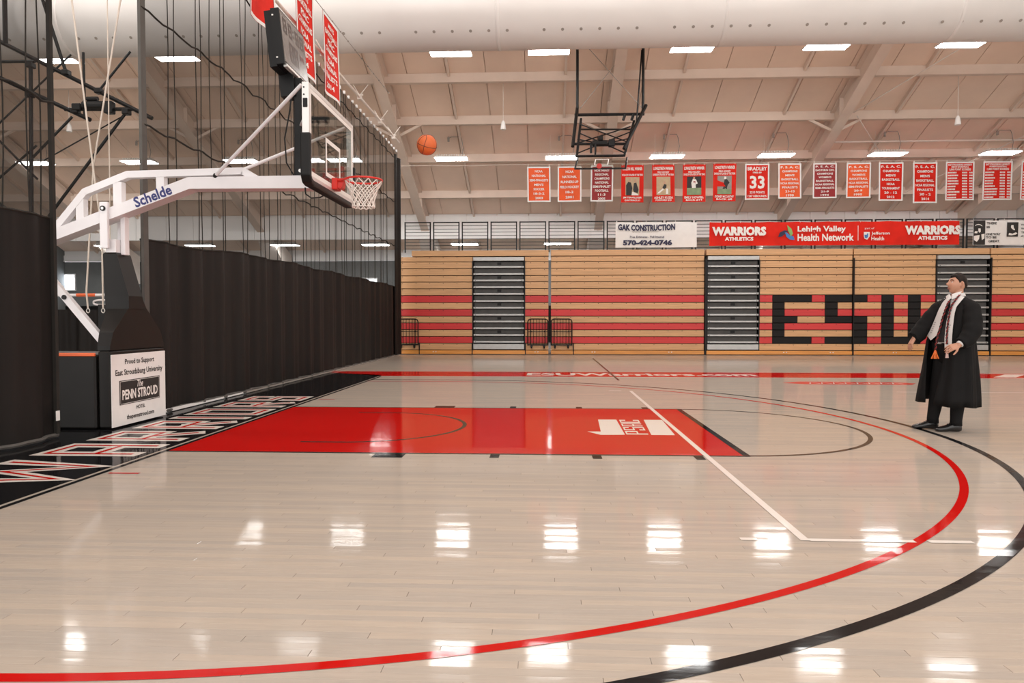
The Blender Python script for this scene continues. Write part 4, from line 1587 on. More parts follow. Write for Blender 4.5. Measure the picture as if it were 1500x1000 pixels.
mb = MB()
ang = math.atan2(0.606, 1.668)
write(mb, 'Schelde', -1.065, 2.857, 0.50, 0.135, lambda a, b: (-1.065 + (a + 1.065) * math.cos(ang) - (b - 2.857) * math.sin(ang), -0.1225, 2.857 + (a + 1.065) * math.sin(ang) + (b - 2.857) * math.cos(ang)), bold=0.03)
obj('maker_lettering', mb, 'sign_blue', t)
mb = MB()
top = [(-2.60, 2.22), (-1.985, 2.93), (-1.43, 3.14), (0.04, 3.17), (0.30, 3.02)]
for p, q in zip(top, top[1:]):
    mb.beam((p[0], 0.0, p[1]), (q[0], 0.0, q[1]), 0.10, 0.085)
for p in top[1:-1]:
    mb.tube([(p[0], -0.049, p[1]), (p[0], 0.049, p[1])], 0.0425, 10)
obj('upper_arm', mb, 'white_steel', t)
for x, z0, z1, w in ((-2.05, 2.55, 2.86, 0.10), (-1.56, 2.70, 3.07, 0.11), (-1.01, 2.90, 3.14, 0.10)):
    mb = MB(); mb.box(x - w / 2, x + w / 2, -0.046, 0.046, z0, z1 - 0.02)
    obj('arm_strut', mb, 'white_steel', t)
# post
for y0, y1, x0, x1 in ((-0.17, -0.12, -1.72, -1.62), (0.10, 0.15, -1.66, -1.56)):
    mb = MB(); mb.box(x0, x1, y0, y1, 2.21, 2.78, 0.006)
    obj('post_plate', mb, 'white_steel', t)
mb = MB(); mb.box(-1.70, -1.565, -0.09, 0.09, 2.0, 2.33, 0.01)
obj('post', mb, 'white_steel', t)
mb = MB(); mb.box(-1.56, -1.50, 0.0, 0.10, 2.14, 2.80, 0.006)
obj('post_stay', mb, 'white_steel', t)
mb = MB(); mb.tube([(-1.67, -0.185, 2.70), (-1.67, -0.165, 2.70)], 0.033, 12)
obj('pivot_bolt', mb, 'black', t)
mb = MB(); mb.tube([(-1.67, -0.190, 2.70), (-1.67, -0.18, 2.70)], 0.017, 10)
obj('bolt_cap', mb, 'alu', t)
# rear brace down to the base
mb = MB(); mb.beam((-2.9, -0.2, 2.50), (-1.64, -0.2, 1.01), 0.07, 0.085)
obj('rear_brace', mb, 'white_steel', t)
mb = MB(); mb.tube([(-2.14, -0.25, 1.60), (-2.14, -0.15, 1.60)], 0.03, 10)
obj('brace_bolt', mb, 'black', t)
# padded base
fx, bx = -1.40, -1.56
ya, yb = -0.51, 0.72
mb = MB(); mb.box(bx, fx, ya, yb, 0.012, 0.955, 0.025)
base_pad = obj('base_pad', mb, 'pad_black', t)
mb = MB()


def ring(z, y0, y1, x0, x1):
    return [(x0, y0, z), (x1, y0, z), (x1, y1, z), (x0, y1, z)]


mb.loft([ring(0.955, ya + 0.01, yb - 0.01, bx, fx - 0.005), ring(1.01, ya + 0.015, yb - 0.015, bx - 0.004, fx - 0.005),
         ring(1.17, ya + 0.08, yb - 0.09, bx - 0.02, fx - 0.005), ring(1.47, -0.10, 0.30, bx - 0.12, fx - 0.005), ring(1.62, -0.075, 0.20, bx - 0.12, fx - 0.01)])
obj('shoulder_pad', mb, 'pad_black', t)
mb = MB()
mb.loft([ring(1.46, -0.11, 0.25, bx - 0.135, fx + 0.004), ring(1.62, -0.105, 0.20, bx - 0.15, fx), ring(2.14, -0.11, 0.20, bx - 0.16, fx - 0.145), ring(2.165, -0.095, 0.185, bx - 0.145, fx - 0.16)])
obj('neck_pad', mb, 'pad_black', t)
mb = MB(); mb.box(-3.6, bx - 0.02, -0.52, 0.52, 0.012, 0.90, 0.02)
obj('ballast_box', mb, 'pad_black', t)
mb = MB(); mb.box(-3.6, bx - 0.02, -0.53, -0.50, 0.885, 0.925, 0.006)
obj('box_trim', mb, 'tape_orange', t)
for y in (-0.40, 0.4):
    mb = MB(); mb.tube([(-2.7, y, 0.05), (-2.7, y + 0.05, 0.05)], 0.05, 12)
    obj('caster', mb, 'black', t)
# sign on the base
mb = MB(); mb.box(fx, fx + 0.008, ya + 0.01, yb - 0.01, 0.022, 0.90)
sg = obj('sponsor_sign', mb, 'white_cloth', t)
PS = lambda a, b: (fx + 0.011, a, b)
yc = 0.105
mb = MB()
write(mb, 'Proud to Support', yc + 0.0, 0.795, 0.66, 0.085, PS, bold=0.02)
write(mb, 'East Stroudsburg University', yc, 0.665, 1.06, 0.095, PS, bold=0.02)
write(mb, 'HOTEL', yc, 0.215, 0.20, 0.048, PS, bold=0.025)
write(mb, 'thepennstroud.com', yc, 0.105, 0.62, 0.072, PS, bold=0.025)
obj('lettering', mb, 'print_black', sg)
mb = MB(); mb.add([PS(yc - 0.455, 0.275), PS(yc + 0.455, 0.275), PS(yc + 0.455, 0.575), PS(yc - 0.455, 0.575)], [(0, 1, 2, 3)])
obj('black_plate', mb, 'print_black', sg)
PS2 = lambda a, b: (fx + 0.013, a, b)
mb = MB()
write(mb, 'The', yc - 0.01, 0.515, 0.13, 0.085, PS2, shear=0.35, bold=0.01)
write(mb, 'PENN STROUD', yc, 0.395, 0.80, 0.125, PS2, bold=0.03)
for (a0, a1, b0, b1) in ((-0.44, 0.44, 0.285, 0.29), (-0.44, 0.44, 0.56, 0.565), (-0.44, -0.436, 0.285, 0.565), (0.436, 0.44, 0.285, 0.565)):
    mb.add([PS2(yc + a0, b0), PS2(yc + a1, b0), PS2(yc + a1, b1), PS2(yc + a0, b1)], [(0, 1, 2, 3)])
obj('plate_lettering', mb, 'print_white', sg)

# mast behind the board
mb = MB(); mb.box(0.70, 0.80, -0.06, 0.06, 2.95, 4.30, 0.01)
obj('board_mast', mb, 'black', t)
for z in (3.06, 3.16):
    mb = MB(); mb.tube([(0.78, -0.075, z), (0.78, -0.058, z)], 0.022, 10)
    obj('mast_bolt', mb, 'alu', t)
for z in (3.10, 3.80):
    mb = MB(); mb.box(0.78, 1.12, -0.045, 0.045, z - 0.035, z + 0.035, 0.006)
    obj('board_bracket', mb, 'black', t)
# board: glass, frame, target, pads
BX = 1.17
Y0, Y1, Z0, Z1 = -0.915, 0.915, 2.895, 3.965
mb = MB(); mb.box(BX - 0.014, BX, Y0 + 0.03, Y1 - 0.03, Z0 + 0.03, Z1 - 0.03)
obj('backboard_glass', mb, 'glass', t)
for nm, b in (('left', (Y0, Y0 + 0.05, Z0, Z1)), ('right', (Y1 - 0.05, Y1, Z0, Z1)), ('bottom', (Y0 + 0.05, Y1 - 0.05, Z0, Z0 + 0.05)), ('top', (Y0 + 0.05, Y1 - 0.05, Z1 - 0.05, Z1))):
    mb = MB(); mb.box(BX - 0.075, BX + 0.006, b[0], b[1], b[2], b[3], 0.004)
    obj('board_frame', mb, 'alu', t)
for y in (Y0 + 0.012, ):
    for z in (Z1 - 0.06, Z1 - 0.14):
        mb = MB(); mb.tube([(BX - 0.05, Y0 - 0.004, z), (BX - 0.05, Y0 + 0.002, z)], 0.010, 8)
        obj('frame_bolt', mb, 'black', t)
mb = MB(); mb.box(BX - 0.06, BX - 0.01, Y0 - 0.012, Y0 + 0.01, Z1 - 0.28, Z1 - 0.18, 0.004)
obj('frame_latch', mb, 'black', t)
mb = MB()
for (a, b, c, d) in ((-0.305, 0.305, 3.048, 3.098), (-0.305, 0.305, 3.455, 3.505), (-0.305, -0.255, 3.098, 3.455), (0.255, 0.305, 3.098, 3.455)):
    mb.quad((BX + 0.002, a, c), (BX + 0.002, b, c), (BX + 0.002, b, d), (BX + 0.002, a, d))
obj('target_square', mb, 'print_white', t)
mb = MB()
for (a, b, c, d) in ((Y0 + 0.05, Y1 - 0.05, Z0 + 0.05, Z0 + 0.10), (Y0 + 0.05, Y1 - 0.05, Z1 - 0.10, Z1 - 0.05), (Y0 + 0.05, Y0 + 0.09, Z0 + 0.10, Z1 - 0.10), (Y1 - 0.09, Y1 - 0.05, Z0 + 0.10, Z1 - 0.10)):
    mb.quad((BX + 0.002, a, c), (BX + 0.002, b, c), (BX + 0.002, b, d), (BX + 0.002, a, d))
obj('board_border', mb, 'print_white', t)
mb = MB()
path = [(Y0, 3.40), (Y0, 2.93), (Y0 + 0.03, 2.89), (Y0 + 0.10, 2.875), (Y1 - 0.10, 2.875), (Y1 - 0.03, 2.89), (Y1, 2.93), (Y1, 3.40)]
prev = None
rings = []
for i, (y, z) in enumerate(path):
    a = Vector(path[max(i - 1, 0)])
    b = Vector(path[min(i + 1, len(path) - 1)])
    d = (b - a).normalized()
    nrm2 = Vector((d.y, -d.x)) * -1
    th = 0.045
    p = Vector((y, z))
    o_, i_ = p - nrm2 * th * -1, p + nrm2 * 0.015 * -1
    o_ = p + Vector((-d.y, d.x)) * -th
    i_ = p + Vector((-d.y, d.x)) * 0.02
    rings.append([(BX - 0.085, o_.x, o_.y), (BX + 0.03, o_.x, o_.y), (BX + 0.03, i_.x, i_.y), (BX - 0.085, i_.x, i_.y)])
mb.loft(rings)
pad = obj('board_padding', mb, 'pad_black', t)
bv = pad.modifiers.new('round', 'BEVEL')
bv.width, bv.segments = 0.018, 2
# rods from the boom to the upper corners
for p, q in (((-0.27, -0.11, 3.10), (1.08, -0.88, 3.94)), ((-0.03, 0.08, 3.20), (1.08, 0.88, 3.93))):
    mb = MB(); mb.tube([p, q], 0.021, 10)
    obj('board_rod', mb, 'white_steel', t)
    mb = MB(); mb.ball(p, 0.032, nu=10, nv=8)
    obj('rod_joint', mb, 'black', t)
mb = MB(); mb.tube([(0.78, -0.04, 3.72), (1.1, -0.7, 3.75)], 0.016, 8)
obj('side_stay', mb, 'white_steel', t)
mb = MB(); mb.tube([(0.69, -0.09, 4.1), (0.66, -0.10, 3.85), (0.60, -0.10, 3.55), (0.62, -0.10, 3.25), (0.72, -0.10, 3.08)], 0.009, 6)
obj('cable', mb, 'black', t)
mb = MB(); mb.tube([(0.86, -0.13, 2.94), (0.87, -0.14, 2.86), (0.94, -0.14, 2.81), (1.04, -0.12, 2.82), (1.12, -0.1, 2.87)], 0.010, 6)
obj('cable', mb, 'black', t)
# rim and net
RC = Vector((BX + 0.15 + 0.2286, 0, 3.048))
mb = MB(); mb.box(BX + 0.004, BX + 0.075, -0.09, 0.09, 2.925, 3.065, 0.008)
mb.prism([(BX + 0.06, 3.062), (BX + 0.06, 2.955), (BX + 0.105, 2.935), (BX + 0.125, 2.955), (BX + 0.145, 3.03), (BX + 0.16, 3.062)], 'y', -0.065, 0.065)
obj('rim_bracket', mb, 'rim', t)
mb = MB(); mb.tube([RC + Vector((0.2286 * math.cos(a), 0.2286 * math.sin(a), 0)) for a in [2 * PI * k / 48 for k in range(48)]], 0.0125, 8, closed=True)
rim = obj('rim', mb, 'rim', t, smooth=True)
mb = MB()
for s in (-1, 1):
    mb.beam((BX + 0.07, s * 0.06, 3.03), (RC.x - 0.13, s * 0.185, 3.042), 0.018, 0.02)
obj('rim_arm', mb, 'rim', t)
mb = MB()
prof = [(0.0, 0.228), (0.055, 0.200), (0.11, 0.172), (0.165, 0.152), (0.22, 0.140), (0.275, 0.134), (0.325, 0.136)]
for k in range(12):
    for s in (-1, 1):
        pts = []
        for i, (dz, r) in enumerate(prof):
            a = 2 * PI * (k + 0.5 * s * i * 0.96) / 12 + 0.0
            rr = r + 0.004 * math.sin(i * 2.0 + k)
            pts.append(RC + Vector((rr * math.cos(a), rr * math.sin(a), -0.012 - dz)))
        mb.tube(pts, 0.0065, 5)
pts = [RC + Vector((0.135 * math.cos(2 * PI * k / 24), 0.135 * math.sin(2 * PI * k / 24), -0.338 + 0.012 * (k % 2))) for k in range(24)]
mb.tube(pts, 0.006, 5, closed=True)
obj('net', mb, 'net', t)

# scoreboard clock on the mast
sb = thing('shot_clock', 'black boxed game clock with grey unlit face above the backboard', 'scoreboard', (0.6, 0.0, 4.3))
c0, c1 = Vector((0.655, 0, 5.0)), Vector((0.725, 0, 4.35))
tz = (c0 - c1).normalized()
tx = Vector((tz.z, 0, -tz.x))


def SB(y, h, d):
    p = c1 + tz * h * (c0 - c1).length + tx * d
    return (p.x, y, p.z)


def sbox(name, y0, y1, h0, h1, d0, d1, m):
    mb = MB()
    vs = [SB(y, h, d) for h in (h0, h1) for y in (y0, y1) for d in (d0, d1)]
    mb.add(vs, [(0, 2, 3, 1), (4, 5, 7, 6), (0, 1, 5, 4), (2, 6, 7, 3), (0, 4, 6, 2), (1, 3, 7, 5)])
    return obj(name, mb, m, sb)


ys0, ys1 = -0.42, 0.45
sbox('case', ys0, ys1, 0, 1, -0.10, 0, 'black')
sbox('rear_case', ys0 + 0.03, ys1 - 0.03, -0.02, 0.99, -0.19, -0.10, 'black')
sbox('display_face', ys0 + 0.02, ys1 - 0.02, 0.05, 0.97, 0.0, 0.004, 'score_face')
sbox('lower_rail', ys0 + 0.05, ys1 - 0.02, -0.035, 0.015, -0.03, 0.012, 'alu')
sbox('mount', -0.10, 0.10, -0.42, 0.0, -0.20, -0.02, 'black')
SEG = {'8': 'abcdefg', '2': 'abged'}


def digit(mb, ch, y, h, w, hh, tk):
    s = {'a': (y, y + w, h + hh - tk, h + hh), 'd': (y, y + w, h, h + tk), 'g': (y, y + w, h + hh / 2 - tk / 2, h + hh / 2 + tk / 2),
         'f': (y, y + tk * 0.6, h + hh / 2 + tk / 2, h + hh - tk), 'e': (y, y + tk * 0.6, h + tk, h + hh / 2 - tk / 2), 'b': (y + w - tk * 0.6, y + w, h + hh / 2 + tk / 2, h + hh - tk), 'c': (y + w - tk * 0.6, y + w, h + tk, h + hh / 2 - tk / 2)}
    for q in SEG[ch]:
        a, b, c, d = s[q]
        mb.add([SB(a, c, 0.006), SB(b, c, 0.006), SB(b, d, 0.006), SB(a, d, 0.006)], [(0, 1, 2, 3)])


mb = MB()
for y in (-0.33, -0.15, 0.09, 0.26):
    digit(mb, '8', y, 0.62, 0.12, 0.27, 0.045)
for h in (0.70, 0.80):
    mb.add([SB(0.015, h, 0.006), SB(0.04, h, 0.006), SB(0.04, h + 0.04, 0.006), SB(0.015, h + 0.04, 0.006)], [(0, 1, 2, 3)])
obj('clock_digits', mb, 'score_digit', sb)
mb = MB()
for y in (-0.18, -0.02):
    digit(mb, '8', y, 0.16, 0.13, 0.36, 0.05)
obj('shot_digits', mb, 'score_digit', sb)
mb = MB()
digit(mb, '8', 0.20, 0.38, 0.06, 0.10, 0.022)
digit(mb, '8', 0.28, 0.38, 0.06, 0.10, 0.022)
obj('small_digits', mb, 'score_digit_red', sb)
for h in (0.12, 0.88):
    sbox('case_bolt', ys0 - 0.004, ys0, h - 0.012, h + 0.012, -0.09, -0.07, 'alu')

# ball in flight
bc = Vector((2.375, -0.2, 3.425))
ball = MB(); ball.ball(bc, 0.1215, nu=40, nv=24)
ballo = tag(obj('basketball', ball, M['tape_orange'], None, smooth=True), 'orange basketball with dark seams flying right of the rim', 'basketball')
mb_, nt, bs = nodes_of('basketball_leather')
bs.inputs['Base Color'].default_value = (0.60, 0.115, 0.022, 1)
bs.inputs['Roughness'].default_value = 0.55
tx_n = nt.nodes.new('ShaderNodeTexVoronoi'); tx_n.inputs['Scale'].default_value = 190
bu = nt.nodes.new('ShaderNodeBump'); bu.inputs['Strength'].default_value = 0.25; bu.inputs['Distance'].default_value = 0.002
nt.links.new(tx_n.outputs['Distance'], bu.inputs['Height']); nt.links.new(bu.outputs[0], bs.inputs['Normal'])
ballo.data.materials[0] = mb_
rot = Matrix.Rotation(0.7, 3, 'Z') @ Matrix.Rotation(0.5, 3, 'X')
R = 0.1218
mb = MB()
for ax in range(2):
    pts = []
    for k in range(48):
        a = 2 * PI * k / 48
        p = Vector((math.cos(a), math.sin(a), 0)) if ax == 0 else Vector((math.cos(a), 0, math.sin(a)))
        pts.append(bc + rot @ (p * R))
    mb.tube(pts, 0.0030, 6, closed=True)
for s in (-1, 1):
    pts = []
    for k in range(48):
        a = 2 * PI * k / 48
        p = Vector((s * (0.55 + 0.22 * math.cos(2 * a)), math.cos(a) * 0.8, math.sin(a) * 0.8)).normalized()
        pts.append(bc + rot @ (p * R))
    mb.tube(pts, 0.0030, 6, closed=True)
obj('ball_seam', mb, 'ball_black', ballo)

# ================================================================ RAISED HOOP OVER THE FAR SIDE
t = thing('raised_hoop', 'black steel frame hoop folded up under the roof, glass backboard level', 'basketball hoop', (6.0, 17.2, 6.5))
A = lambda x, y, z: (x, y, z)
xl, xr = 4.92, 7.28


def bar(name, p, q, r, m='black', n=8):
    mb = MB(); mb.tube([p, q], r, n)
    return obj(name, mb, m, t)


bar('mast', A(xl, 17.5, 8.72), A(xl, 17.5, 11.1), 0.05)
bar('mast', A(xr, 17.5, 8.72), A(xr, 17.5, 11.1), 0.05)
bar('mast_stay', A(xr - 0.27, 17.2, 8.3), A(xr - 0.05, 17.5, 11.0), 0.028)
bar('cross_pipe', A(xl - 0.1, 17.5, 8.72), A(xr + 0.05, 17.5, 8.72), 0.055)
bar('tie_rod', A(5.32, 17.5, 11.1), A(xr - 0.05, 17.5, 8.95), 0.012, 'print_grey')
bar('tie_rod', A(6.75, 17.5, 11.1), A(xl + 0.1, 17.5, 8.95), 0.012, 'print_grey')
bar('side_arm', A(xl, 17.55, 9.0), A(4.72, 16.5, 7.35), 0.06)
bar('side_arm', A(xr + 0.12, 17.55, 9.05), A(6.50, 16.5, 7.25), 0.06)
bar('inner_arm', A(5.05, 17.4, 8.55), A(4.86, 16.4, 6.98), 0.045)
bar('inner_arm', A(6.95, 17.4, 8.45), A(6.50, 16.4, 6.98), 0.045)
bar('motor_pipe', A(4.72, 16.75, 7.50), A(6.66, 16.75, 7.48), 0.05)
bar('lower_pipe', A(4.80, 16.4, 6.99), A(6.48, 16.4, 6.99), 0.045)
bar('upper_pipe', A(5.02, 17.2, 8.12), A(6.82, 17.2, 8.10), 0.03)
for p, q in (((5.02, 17.2, 8.3), (6.6, 16.7, 7.55)), ((6.8, 17.2, 8.2), (4.86, 16.7, 7.50)), ((4.95, 17.0, 7.95), (6.55, 16.5, 7.1)), ((6.75, 17.0, 7.95), (4.85, 16.5, 7.1)),
             ((4.9, 16.9, 7.7), (5.7, 16.75, 7.5)), ((6.7, 16.9, 7.7), (5.9, 16.75, 7.5))):
    bar('brace', p, q, 0.022)
mb = MB(); mb.tube([(5.42, 16.72, 7.50), (5.95, 16.72, 7.50)], 0.11, 12)
mb.box(5.98, 6.20, 16.6, 16.85, 7.38, 7.62, 0.02)
mb.tube([(5.62, 16.72, 7.66), (5.78, 16.72, 7.66)], 0.10, 10)
obj('winch_motor', mb, 'black', t)
mb = MB(); mb.box(5.32, 5.40, 16.5, 16.56, 7.12, 7.42)
mb.box(5.48, 5.54, 16.5, 16.56, 7.05, 7.42)
obj('winch_strap', mb, 'black', t)
bar('hook', A(6.55, 17.3, 8.45), A(6.62, 17.3, 8.65), 0.05)
bar('hook', A(6.85, 17.3, 8.45), A(6.92, 17.3, 8.65), 0.05)
# tilted glass board
b0 = [(4.78, 15.95, 6.46), (6.50, 15.95, 6.46), (6.60, 16.42, 6.93), (4.90, 16.42, 6.93)]
mb = MB(); mb.add([Vector(p) for p in b0] + [Vector(p) + Vector((0, 0.012, -0.012)) for p in b0], [(0, 1, 2, 3), (7, 6, 5, 4), (0, 4, 5, 1), (1, 5, 6, 2), (2, 6, 7, 3), (3, 7, 4, 0)])
obj('glass_board', mb, 'glass', t)
mb = MB()
mb.beam(b0[0], b0[1], 0.05, 0.05)
mb.beam(b0[1], b0[2], 0.05, 0.05)
mb.beam(b0[3], b0[0], 0.05, 0.05)
obj('board_edge', mb, 'black', t)
mb = MB()


def BB(a, b):
    p = Vector(b0[0]).lerp(Vector(b0[1]), a)
    q = Vector(b0[3]).lerp(Vector(b0[2]), a)
    v = p.lerp(q, b) + Vector((0, -0.004, -0.004))
    return v + Vector((0, -0.003, 0.0))


for (a0, a1, c0_, c1_) in ((0.36, 0.64, 0.35, 0.38), (0.36, 0.64, 0.85, 0.88), (0.36, 0.375, 0.38, 0.85), (0.625, 0.64, 0.38, 0.85)):
    mb.add([BB(a0, c0_), BB(a1, c0_), BB(a1, c1_), BB(a0, c1_)], [(0, 1, 2, 3)])
obj('target_square', mb, 'print_white', t)
mb = MB()
mb.tube([(5.60, 15.84, 6.53), (5.60, 15.95, 6.53)], 0.088, 16)
obj('rim_mount', mb, 'rim', t)

# ================================================================ BEYOND THE CURTAIN GAP
t = thing('folded_hoop_frame', 'black pipe frame of another raised hoop, behind the left curtain net', 'pipe frame', (-8.9, 10, 5.3))


def pipe(p, q, r=0.045, name='pipe', y0=10.0, y1=10.0):
    mb = MB(); mb.tube([(p[0], y0, p[1]), (q[0], y1, q[1])], r, 8)
    return obj(name, mb, 'black', t)


pipe((-11.6, 9.15), (-6.70, 6.68), 0.055)
pipe((-11.6, 8.15), (-8.40, 6.66), 0.055)
pipe((-10.02, 8.20), (-10.08, 4.2), 0.05)
pipe((-11.6, 8.25), (-9.9, 8.24), 0.045)
pipe((-10.70, 11.5), (-10.71, 8.7), 0.06)
pipe((-9.95, 10.8), (-9.04, 7.91), 0.045)
pipe((-9.1, 6.95), (-7.2, 6.93), 0.05)
pipe((-8.56, 8.45), (-8.55, 6.68), 0.035)
pipe((-7.27, 8.45), (-8.15, 7.43), 0.03)
pipe((-7.40, 6.86), (-9.6, 4.1), 0.04)
pipe((-10.1, 5.6), (-8.9, 6.75), 0.035)
pipe((-11.3, 6.5), (-9.9, 5.1), 0.03)
pipe((-11.5, 6.1), (-8.9, 8.4), 0.025)
pipe((-11.5, 4.7), (-9.9, 6.0), 0.03)
pipe((-9.7, 5.6), (-7.5, 6.75), 0.018)
for x, z in ((-10.02, 8.13), (-9.04, 7.92), (-8.15, 7.42), (-7.4, 6.85), (-8.8, 6.9), (-10.06, 7.35)):
    mb = MB(); mb.box(x - 0.09, x + 0.09, 9.9, 10.1, z - 0.07, z + 0.07, 0.02)
    obj('clamp', mb, 'black', t)
mb = MB()
mb.tube([(-8.55, 9.95, 7.03), (-8.0, 9.95, 7.03)], 0.11, 12)
mb.tube([(-8.45, 9.95, 7.20), (-8.15, 9.95, 7.20)], 0.06, 10)
mb.box(-7.95, -7.72, 9.85, 10.05, 6.8, 7.12, 0.02)
mb.box(-8.85, -8.6, 9.88, 10.02, 6.9, 7.08, 0.02)
obj('winch_motor', mb, 'black', t)
# climbing / ring ropes
for i, pts in enumerate((((-6.42, 9.0), (-6.165, 8.03), (-5.76, 4.47), (-5.60, 3.2), (-5.605, 1.56)), ((-4.92, 9.0), (-5.18, 8.01), (-5.82, 4.61), (-6.03, 1.9), (-6.0, 1.56)))):
    t2 = thing('hanging_rope', ('pale rope leaning right as it rises, behind the curtain gap', 'pale rope leaning left as it rises, behind the curtain gap')[1 - i], 'rope', (pts[-1][0], 6, 1.5), 'pale ropes in the gap')
    mb = MB(); mb.tube([(x, 6.0 + 0.1 * i, z) for x, z in pts], 0.018, 6)
    obj('cord', mb, 'rope', t2)
    x, z = pts[-1]
    mb = MB(); mb.tube([(x + 0.035 * math.cos(a), 6.0 + 0.1 * i, z - 0.05 + 0.045 * math.sin(a)) for a in [2 * PI * k / 12 for k in range(12)]], 0.010, 6, closed=True)
    obj('end_hook', mb, 'alu', t2)
mb = MB(); mb.tube([(-5.52, 6.2, 8.6), (-5.535, 6.2, 4.46), (-5.55, 6.2, 2.9)], 0.012, 6)
tag(obj('thin_line', mb, 'rope'), 'thin straight pale line beside the two ropes in the gap', 'rope')
t2 = thing('padded_bar', 'white horizontal tube with an orange sleeve seen through the curtain gap', 'bar', (-7.2, 8, 1.9))
mb = MB(); mb.tube([(-8.4, 8, 1.91), (-6.2, 8, 1.91)], 0.035, 10)
obj('tube', mb, 'white_steel', t2)
mb = MB(); mb.tube([(-7.52, 8, 1.91), (-7.05, 8, 1.91)], 0.041, 10)
obj('sleeve', mb, 'tape_orange', t2)
for x in (-8.35, -6.25):
    mb = MB(); mb.tube([(x, 8, 0), (x, 8, 1.93)], 0.03, 8)
    obj('stand', mb, 'black', t2)
mb = MB()
pts = []
for k in range(28):
    a = 2 * PI * k / 28
    pts.append((-6.95 + 0.32 * math.copysign(abs(math.cos(a)) ** 0.6, math.cos(a)), 8.25, 1.735 + 0.06 * math.copysign(abs(math.sin(a)) ** 0.6, math.sin(a))))
mb.tube(pts, 0.022, 8, closed=True)
t2 = thing('looped_handle', 'white flat loop on a black stand beneath the white and orange tube', 'handle', (-6.95, 8.25, 1.0))
obj('loop', mb, 'white_steel', t2)
mb = MB(); mb.box(-7.15, -6.75, 8.22, 8.28, 0.0, 1.69, 0.01)
obj('stand', mb, 'black', t2)
# low black curtain drawn across the far court
mb = MB(); mb.grid(lambda a, b: (-16 + a * 9.0, 14.0 + 0.06 * math.sin(a * 70) + 0.03 * math.sin(a * 171), 0.02 + b * 1.62), 160, 3)
tag(obj('low_curtain', mb, 'vinyl', smooth=True), 'low black curtain across the far court, seen through the gap', 'curtain')

# ================================================================ THE GRADUATE
# local frame: u to the viewer's right, w towards the viewer, z up
PO = Vector((8.57, -0.05, 0))
UX = Vector((0.880, -0.475, 0))
WX = Vector((-0.475, -0.880, 0))


def G(u, w, z):
    return PO + UX * u + WX * w + Vector((0, 0, z))


person = thing('person', 'young man in open black graduation gown with white stole, standing and looking up left', 'person', tuple(PO))
FS = (0.70, 0.714)       # shoulder axis in (u, w): towards his left
FF = (-0.714, 0.70)      # chest direction in (u, w)


def TS(c, a, b, z, th):
    """point on the torso ellipse: th = 90 degrees is straight ahead"""
    s, f = a * math.cos(th), b * math.sin(th)
    return c[0] + FS[0] * s + FF[0] * f, c[1] + FS[1] * s + FF[1] * f, z


RINGS = [  # z, centre u, centre w, half width, half depth
    (1.625, 0.105, 0.0, 0.075, 0.070), (1.59, 0.105, 0.0, 0.115, 0.085), (1.555, 0.103, 0.0, 0.175, 0.100), (1.51, 0.100, 0.0, 0.222, 0.120),
    (1.43, 0.098, 0.0, 0.240, 0.150), (1.30, 0.084, 0.0, 0.252, 0.172), (1.18, 0.066, 0.0, 0.272, 0.195), (1.07, 0.052, 0.0, 0.285, 0.215),
    (0.90, 0.048, 0.0, 0.305, 0.225), (0.72, 0.044, 0.0, 0.322, 0.240), (0.52, 0.034, 0.0, 0.345, 0.265), (0.335, 0.028, 0.0, 0.362, 0.285)]


def ring_at(z):
    for r0, r1 in zip(RINGS, RINGS[1:]):
        if r1[0] <= z <= r0[0]:
            t = (r0[0] - z) / (r0[0] - r1[0])
            return [r0[i] + (r1[i] - r0[i]) * t for i in range(5)]
    return RINGS[0] if z > RINGS[0][0] else RINGS[-1]


def front(u, z, off=0.0):
    """point of the gown's front at image-right offset u"""
    _, cu, cw, a, b = ring_at(z)
    a, b = a + off, b + off
    A_, B_ = FS[0] * a, FF[0] * b
    r_, p_ = math.hypot(A_, B_), math.atan2(B_, A_)
    c_ = max(-0.999, min(0.999, (u - cu) / r_))
    w = max(TS((cu, cw), a, b, z, p_ + s * math.acos(c_))[1] for s in (-1, 1))
    return G(u, w, z)


# --- body: head, torso, arms, hands and legs fused into one skin
body = MB()
hc = Vector((0.108, 0.0, 1.742))          # head centre
hf2 = Vector((-0.86, 0.51)).normalized()     # where the face points in (u, w)
tilt = math.radians(10)


def HP(f, s, z):
    """head-local forward, his-left, up -> hall"""
    f2, z2_ = f * math.cos(tilt) - z * math.sin(tilt), f * math.sin(tilt) + z * math.cos(tilt)
    sx = Vector((-hf2.y, hf2.x)) * -1
    u = hc.x + hf2.x * f2 + sx.x * s
    w = hc.y + hf2.y * f2 + sx.y * s
    return G(u, w, hc.z + z2_)


def gauss(x, m, s):
    return math.exp(-((x - m) / s) ** 2)


